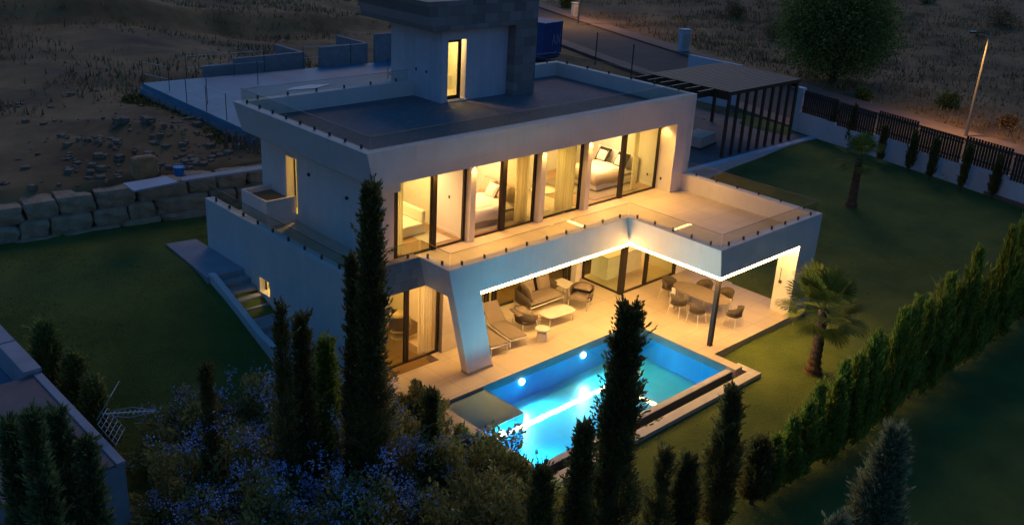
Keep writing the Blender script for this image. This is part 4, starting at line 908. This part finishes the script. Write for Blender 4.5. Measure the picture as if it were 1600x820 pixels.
# container, street furniture
M['cont'] = mat('container_blue', (.05, .09, .26), .6, var=.15, vscale=2)
p = Vector((38.7, 30.2, 1.15)); K = empty('shipping_container', tuple(p), R_(8), 'blue corrugated container parked beside the road', 'container')
b = MB(); b.box(-1.1, -1.0, .1, 1.1, 5.0, 2.6)
for i in range(9): b.box(-1.02+i*.23, -1.04, .2, -.90+i*.23, -1.0, 2.5)
b.build('body', 'cont', K); box('top_frame', 'cont', K, -1.14, -1.08, 2.6, 1.14, 5.04, 2.7); box('skid', 'black', K, -1.0, -.9, 0, 1.0, 4.9, .1)
b = MB()   # pale letter strokes A N on the front
zz = 1.05
b.add([(-.12, -1.05, zz), (-.02, -1.05, zz), (.16, -1.05, zz+.75), (.08, -1.05, zz+.75)], [(0, 1, 2, 3)]); b.add([(.36, -1.051, zz), (.26, -1.051, zz), (.08, -1.051, zz+.75), (.16, -1.051, zz+.75)], [(0, 3, 2, 1)]); b.add([(.03, -1.052, zz+.22), (.22, -1.052, zz+.22), (.22, -1.052, zz+.32), (.03, -1.052, zz+.32)], [(0, 1, 2, 3)])
b.add([(.46, -1.05, zz), (.56, -1.05, zz), (.56, -1.05, zz+.75), (.46, -1.05, zz+.75)], [(0, 1, 2, 3)]); b.add([(.80, -1.05, zz), (.90, -1.05, zz), (.90, -1.05, zz+.75), (.80, -1.05, zz+.75)], [(0, 1, 2, 3)]); b.add([(.46, -1.052, zz+.75), (.56, -1.052, zz+.75), (.90, -1.052, zz), (.80, -1.052, zz)], [(0, 3, 2, 1)])
b.build('lettering', mat('faded_white_paint', (.25, .28, .36), .7, var=.3), K)
def lamp_pole(u, v, label, h, lit=None):
    p = at_z(u, v, 1.15); P_ = empty('street_lamp', (p.x, p.y, 1.1), 0, label, 'street lamp', 'street lamps along the road')
    MB().tube([(0, 0, 0), (0, 0, h*.5), (0, 0, h)], [.10, .08, .05], 10).build('pole', mat('galvanised', (.35, .32, .26), .5, metal=.4), P_)
    MB().tube([(0, 0, h-.03), (-.35, .25, h+.05), (-.6, .42, h+.04)], .035, 8).build('arm', 'clamp', P_)
    MB().disc((-.85, .6, h), .36, .14, .10, 20).build('lamp_head', 'clamp', P_)
    if lit:  # unlit poles given an added glowing lens and spot to warm the hillside
        MB().disc((-.85, .6, h-.012), .16, .08, .01, 16).build('lens', emat('added_lens_glow', (1, .5, .12), .6), P_)
        light('added_street_glow', 'SPOT', (p.x-.85, p.y+.6, 1.1+h-.05), lit, (1, .52, .14), .2, (0, 0, 0), spot=158, blend=1)
lamp_pole(1509, 212, 'tall galvanised street lamp rising behind the slatted fence', 5.9, 2600)
lamp_pole(903, 36, 'dark street lamp pole at the top edge beside the road', 6.5, 3400)
def cabinet(u, v, h, w_, label, m='bluewall'):
    p = at_z(u, v, 1.1); c = empty('utility_cabinet', (p.x, p.y, 1.05), R_(-20), label, 'utility cabinet', 'utility cabinets beside the road'); box('body', m, c, -w_/2, -.3, 0, w_/2, .3, h, bevel=.03); box('cap', m, c, -w_/2-.05, -.35, h, w_/2+.05, .35, h+.08, bevel=.01); box('door', 'kerb', c, -w_/2+.1, -.315, .3, w_/2-.1, -.301, h-.3)
cabinet(1067, 80, 1.75, .8, 'pale utility cabinet on the pavement behind the pergola'); cabinet(898, 26, 1.3, .6, 'small pale utility cabinet near the top street lamp pole')
# site fence posts between roof and road
for i, (u, v) in enumerate([(876, 78), (930, 98), (986, 118)]):
    p = at_z(u, v, 1.2); t = MB().tube([(0, 0, 0), (0, 0, 2.4)], .045, 6).build('fence_post', 'clamp'); t.location = (p.x, p.y, 1.0); tag(t, ['thin dark site post beside the blue container', 'thin dark site post in the middle of the road edge', 'thin dark site post nearest the pergola'][i], 'post', 'thin posts along the near road edge')

# ------------------------------------------------------------------ boulder retaining wall
M['boulder'] = mat('sandstone', (.34, .22, .12), .95, col2=(.60, .44, .27), vscale=1.6, bump=1.0, bscale=6, detail=10)
BW = empty('boulder_wall', (-8, 12.0, 1.8), 0, 'retaining wall of large stacked sandstone boulders behind the left lawn', 'retaining wall')
import bmesh
def boulder(cx_, cy_, cz_, lx, ly, lz, seed, rz, par, name='boulder', m='boulder'):
    r = np.random.RandomState(seed); bm = bmesh.new(); bmesh.ops.create_cube(bm, size=1); bmesh.ops.subdivide_edges(bm, edges=bm.edges, cuts=4, use_grid_fill=True)
    f = r.uniform(.8, 1.2, 6); ph = r.rand(6)*6
    for v in bm.verts:
        c = v.co; p_ = 9.; nrm = (abs(2*c.x)**p_+abs(2*c.y)**p_+abs(2*c.z)**p_)**(1/p_); c /= nrm; 
        k_ = 1+.035*(r.rand()-.5)+.04*math.sin(c.x*9*f[0]+ph[0]+c.z*5)+.03*math.sin(c.y*8*f[1]+ph[1])+.03*math.sin(c.z*11*f[2]+ph[2]+c.x*7)
        v.co = Vector((c.x*lx*k_+c.z*.06*lx*(f[3]-1)*5, c.y*ly*k_, c.z*lz*k_*(1+.25*(f[4]-1)*c.x)))
    me = bpy.data.meshes.new(name); bm.to_mesh(me); bm.free(); me.materials.append(M[m] if isinstance(m, str) else m); me.polygons.foreach_set('use_smooth', [False]*len(me.polygons))
    o = bpy.data.objects.new(name, me); link(o, par); o.location = (cx_, cy_, cz_); o.rotation_euler[2] = rz; return o
rr_ = random.Random(9)
bdir = Vector((1, -.16)).normalized(); s0 = Vector((-8, 12.0))
for row in range(3):
    s = -.9*row*.3
    while s < 16.5:
        L = rr_.uniform(.9, 2.1); hh = [.55, .62, .62][row]; dp = 1.0
        if row == 0: L *= 1.2
        p = bdir*(s+L/2); boulder(p.x, p.y+.25+row*.16, [.05, .55, 1.15][row]-.40*max(0, 1-s/9), L*.98, dp, hh*1.05, rr_.randint(0, 9999), math.atan2(bdir.y, bdir.x)+rr_.uniform(-.04, .04), BW)
        s += L
for i, (u, v) in enumerate([(60, 312), (120, 305)]): pass
bk = MB().prism([(-.75, -.45), (.8, -.35), (.75, .45), (-.7, .5)], 0, .05).build('board', mat('pale_board', (.42, .50, .58), .6, var=.05)); p = at_z(235, 290, 3.75); bk.location = (p.x, p.y, 3.78); tag(bk, 'pale blue flat board lying on the boulder wall', 'board', 'boards lying on the boulder wall')
bk = MB().prism([(-1.6, -.2), (1.6, -.25), (1.7, .15), (-1.5, .2)], 0, .06).build('board', mat('grey_board', (.38, .37, .38), .7, var=.1)); p = at_z(352, 273, 3.75); bk.location = (p.x, p.y, 3.78); bk.rotation_euler[2] = R_(-4); tag(bk, 'long grey board lying on the boulder wall near the house', 'board', 'boards lying on the boulder wall')
p = at_z(233, 277, 3.7); bo = boulder(0, 0, .42, .85, .42, .75, 77, 0, None, 'standing_stone', mat('orange_stone', (.62, .32, .13), .9, var=.25, vscale=3, bump=.8)); bo.location = (p.x, p.y+.3, 4.0); tag(bo, 'upright orange stone block standing behind the boulder wall', 'stone')
p = at_z(285, 273, 3.7); bu = empty('bucket', (p.x, p.y+.25, 3.6), 0, 'blue plastic bucket behind the boulder wall', 'bucket')
MB().disc((0, 0, 0), .19, .19, .32, 20, taper=.78).build('body', mat('blue_plastic', (.03, .22, .55), .4), bu); MB().tube([(-.19, 0, .3), (-.12, 0, .42), (.12, 0, .42), (.19, 0, .3)], .008, 6).build('handle', 'steel', bu)
# rubble on the slope: uncountable
r = np.random.RandomState(8); rb = MB()
for i in range(520):
    if i < 330: x, y = r.uniform(-2, 5), r.uniform(11.5, 17)
    else: x, y = r.uniform(-9, 4), r.uniform(11.5, 26)
    s = .03+.13*r.rand()**4; z = float(gh(np.array(x), np.array(y))); th = r.rand()*6
    vs = [(x+s*a*(.7+.6*r.rand())*math.cos(th)-s*b_*math.sin(th), y+s*a*math.sin(th)+s*b_*(.7+.6*r.rand())*math.cos(th), z+s*c_*.8) for a in (-1, 1) for b_ in (-1, 1) for c_ in (-1, 1)]
    rb.add(vs, [(0, 1, 3, 2), (4, 6, 7, 5), (0, 4, 5, 1), (2, 3, 7, 6), (0, 2, 6, 4), (1, 5, 7, 3)])
tag(rb.build('rubble', mat('earthy_stone', (.16, .115, .07), .95, col2=(.34, .25, .16), vscale=2, bump=1, bscale=9)), 'loose stones scattered over the bare earth slope', 'rubble', kind='stuff')
# ------------------------------------------------------------------ neighbour's unfinished slab behind on the left
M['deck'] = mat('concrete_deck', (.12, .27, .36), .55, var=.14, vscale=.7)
M['block'] = mat('blockwork', (.30, .27, .26), .9, var=.15, vscale=4)
NB = empty('unfinished_building', (4.6, 12.6, 0), 0, 'unfinished concrete floor slab and low walls of the plot behind the villa', 'building')
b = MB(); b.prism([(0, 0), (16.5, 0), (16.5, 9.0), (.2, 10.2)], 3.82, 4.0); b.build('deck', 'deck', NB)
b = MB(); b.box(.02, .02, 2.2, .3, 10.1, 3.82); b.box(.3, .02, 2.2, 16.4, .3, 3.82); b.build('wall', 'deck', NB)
b = MB()
for x0, y0, x1, y1, h in ((5.0, 10.3, 9.0, 10.5, .7), (8.8, 10.5, 9.0, 13, .7), (9.5, 9.6, 12.5, 9.8, 1.0), (12.4, 9.8, 12.6, 12.5, 1.0), (12.8, 9.3, 16.5, 9.5, 1.5), (3.4, 10.4, 5.0, 10.6, .45)): b.box(x0, y0, 2.4, x1, y1, 4.0+h)
b.build('block_wall', 'block', NB)
b = MB(); b.box(14.2, 9.1, 4.0, 16.0, 9.28, 5.2); b.build('yellow_panel', mat('yellow_formwork', (.55, .36, .03), .7), NB)
for i in range(6): box('formwork_panel', 'block', NB, -.06, .4+i*1.5, 3.1, -.003, 1.8+i*1.5, 3.75)
for i, (x, y) in enumerate([(.15, 9.9), (.6, 8.2), (.15, 5.6), (.15, 3.8), (.8, 5.0), (.15, 2.1), (2.4, 10.2), (6.4, 9.9), (8.6, 9.8), (11.4, 9.6), (14, 9.2), (4.6, 7.4), (10.8, 5.5)]):
    MB().tube([(x, y, 4.0), (x, y, 5.1)], .018, 6).build('rail_post', 'clamp', NB)
for a, c in (((.15, 9.9), (.6, 8.2)), ((.15, 5.6), (.15, 3.8)), ((.15, 3.8), (.15, 2.1)), ((2.4, 10.2), (6.4, 9.9)), ((8.6, 9.8), (11.4, 9.6))):
    for zz in (4.5, 5.05): MB().tube([(a[0], a[1], zz), (c[0], c[1], zz)], .010, 6).build('guard_rail', 'steel', NB)
b = MB(); r = random.Random(4)
for i in range(10): a = r.uniform(-.9, .9); b.tube([(12+a, 6.0+r.uniform(-.6, .6), 4.03), (12.3-a, 6.0+r.uniform(-.6, .6), 4.06)], .035, 5)
tag(b.build('timber_pile', mat('yellow_timber', (.45, .33, .12), .8)), 'little heap of pale yellow timber on the unfinished slab', 'timber').location = (4.6, 12.6, 0)
b = MB().prism([(0, 0), (1.4, -.3), (2.6, .1), (1.6, .5), (.6, .35)], 4.005, 4.03); o = b.build('plastic_sheet', mat('white_sheet', (.7, .75, .78), .5)); o.location = (9.6, 18.2, 0); tag(o, 'white plastic sheet lying on the unfinished slab', 'sheet')
# timber stake fence behind the villa
SF = empty('stake_fence', (4.3, 9.6, 0), 0, 'rough wooden stake fence behind the rear left corner of the villa', 'fence')
b = MB(); r = random.Random(6)
for i in range(26): x = -.6+i*.09+r.uniform(-.03, .03); yy = 3.4-i*.16; b.tube([(x, yy, 2.3), (x+r.uniform(-.05, .05), yy, 3.95+r.uniform(-.25, .3))], .05, 6)
b.build('stakes', mat('raw_timber', (.22, .13, .07), .9, var=.3, vscale=6), SF)
# clipped strip of dark hedge under the slab
r = np.random.RandomState(31); N = 9000; P = np.stack([4.15+.35*r.randn(N)*.6, r.uniform(13.5, 22.8, N), 2.9+.6*r.rand(N)], 1); D = unit(r.randn(N, 3)+np.array([0, 0, .6])); S = unit(np.cross(D, r.randn(N, 3))); V1, F1 = quads(P, D, S, .14+.1*r.rand(N), .04+.02*r.rand(N))
hd = empty('hedge', (0, 0, 0), 0, 'low dark hedge along the foot of the unfinished slab wall', 'hedge'); link(bpy.data.objects.new('foliage', mesh_np('foliage', V1, F1, 'cyp')), hd)

# ------------------------------------------------------------------ neighbour's roof, bottom left
NH = empty('neighbour_house', (-7.7, 0, 0), 0, 'neighbouring house with brown roof terrace and grey coping at the bottom left corner', 'house')
M['nroof'] = mat('brown_roof_tiles', (.20, .155, .14), .85, var=.12, vscale=2, bump=.3)
b = MB(); b.box(-9, -4.3, -1, -.002, .3, 2.75); b.build('wall', 'nwall', NH)
b = MB(); b.box(-9, .3, -1, -.002, 9, 2.1); b.build('lower_wall', 'nwall', NH)
box('roof', 'nroof', NH, -9, -4.28, 2.752, -.16, .28, 2.80); box('roof_terrace', mat('blue_membrane', (.22, .27, .33), .7, var=.1), NH, -9, .32, 2.102, -.3, 9, 2.14)
box('parapet', 'nwall', NH, -.28, .3, 2.1, -.002, 9, 2.85); box('coping', 'nwall', NH, -.36, .25, 2.85, .04, 1.95, 2.95, bevel=.015); box('coping', 'nwall', NH, -.36, 2.0, 2.85, .04, 9, 2.95, bevel=.015); box('edge_coping', 'nwall', NH, -.16, -4.32, 2.75, .02, .24, 2.84, bevel=.01)
AN = empty('roof_aerial', (-7.62, -3.1, 2.6), 0, 'grid reflector television aerial on a short mast at the neighbour roof edge', 'aerial')
M['alu'] = mat('aluminium', (.5, .48, .46), .4, metal=.7)
MB().tube([(0, 0, -.6), (0, 0, .75)], .022, 8).build('mast', 'frame', AN)
b = MB(); d = Vector((.76, -.60, .06)).normalized(); sd_ = Vector((.62, .78, 0)); upv = Vector((0, 0, 1)); O = Vector((0, 0, .7))
b.tube([O, O+d*1.05], .016, 6)
for k in range(9): q = O+d*(.25+.1*k); b.tube([q-sd_*.09, q+sd_*.09], .008, 5); 
b.tube([O+d*.2+sd_*.1, O+d*.6+sd_*.12+upv*.05, O+d*1.1+sd_*.02], .010, 5); b.tube([O+d*.2-sd_*.1, O+d*.6-sd_*.12-upv*.05, O+d*1.1-sd_*.02], .010, 5)
b.build('boom', 'alu', AN); b = MB()
for sgn in (1, -1):
    for k in range(6): q = O+upv*sgn*(.06+.10*k)+d*(.02+.06*k); b.tube([q-sd_*.32, q+sd_*.32], .008, 5)
    for s_ in (-.32, -.16, 0, .16, .32): b.tube([O+sd_*s_+upv*sgn*.06+d*.02, O+sd_*s_+upv*sgn*.56+d*.32], .008, 5)
b.build('reflector_grid', 'alu', AN)
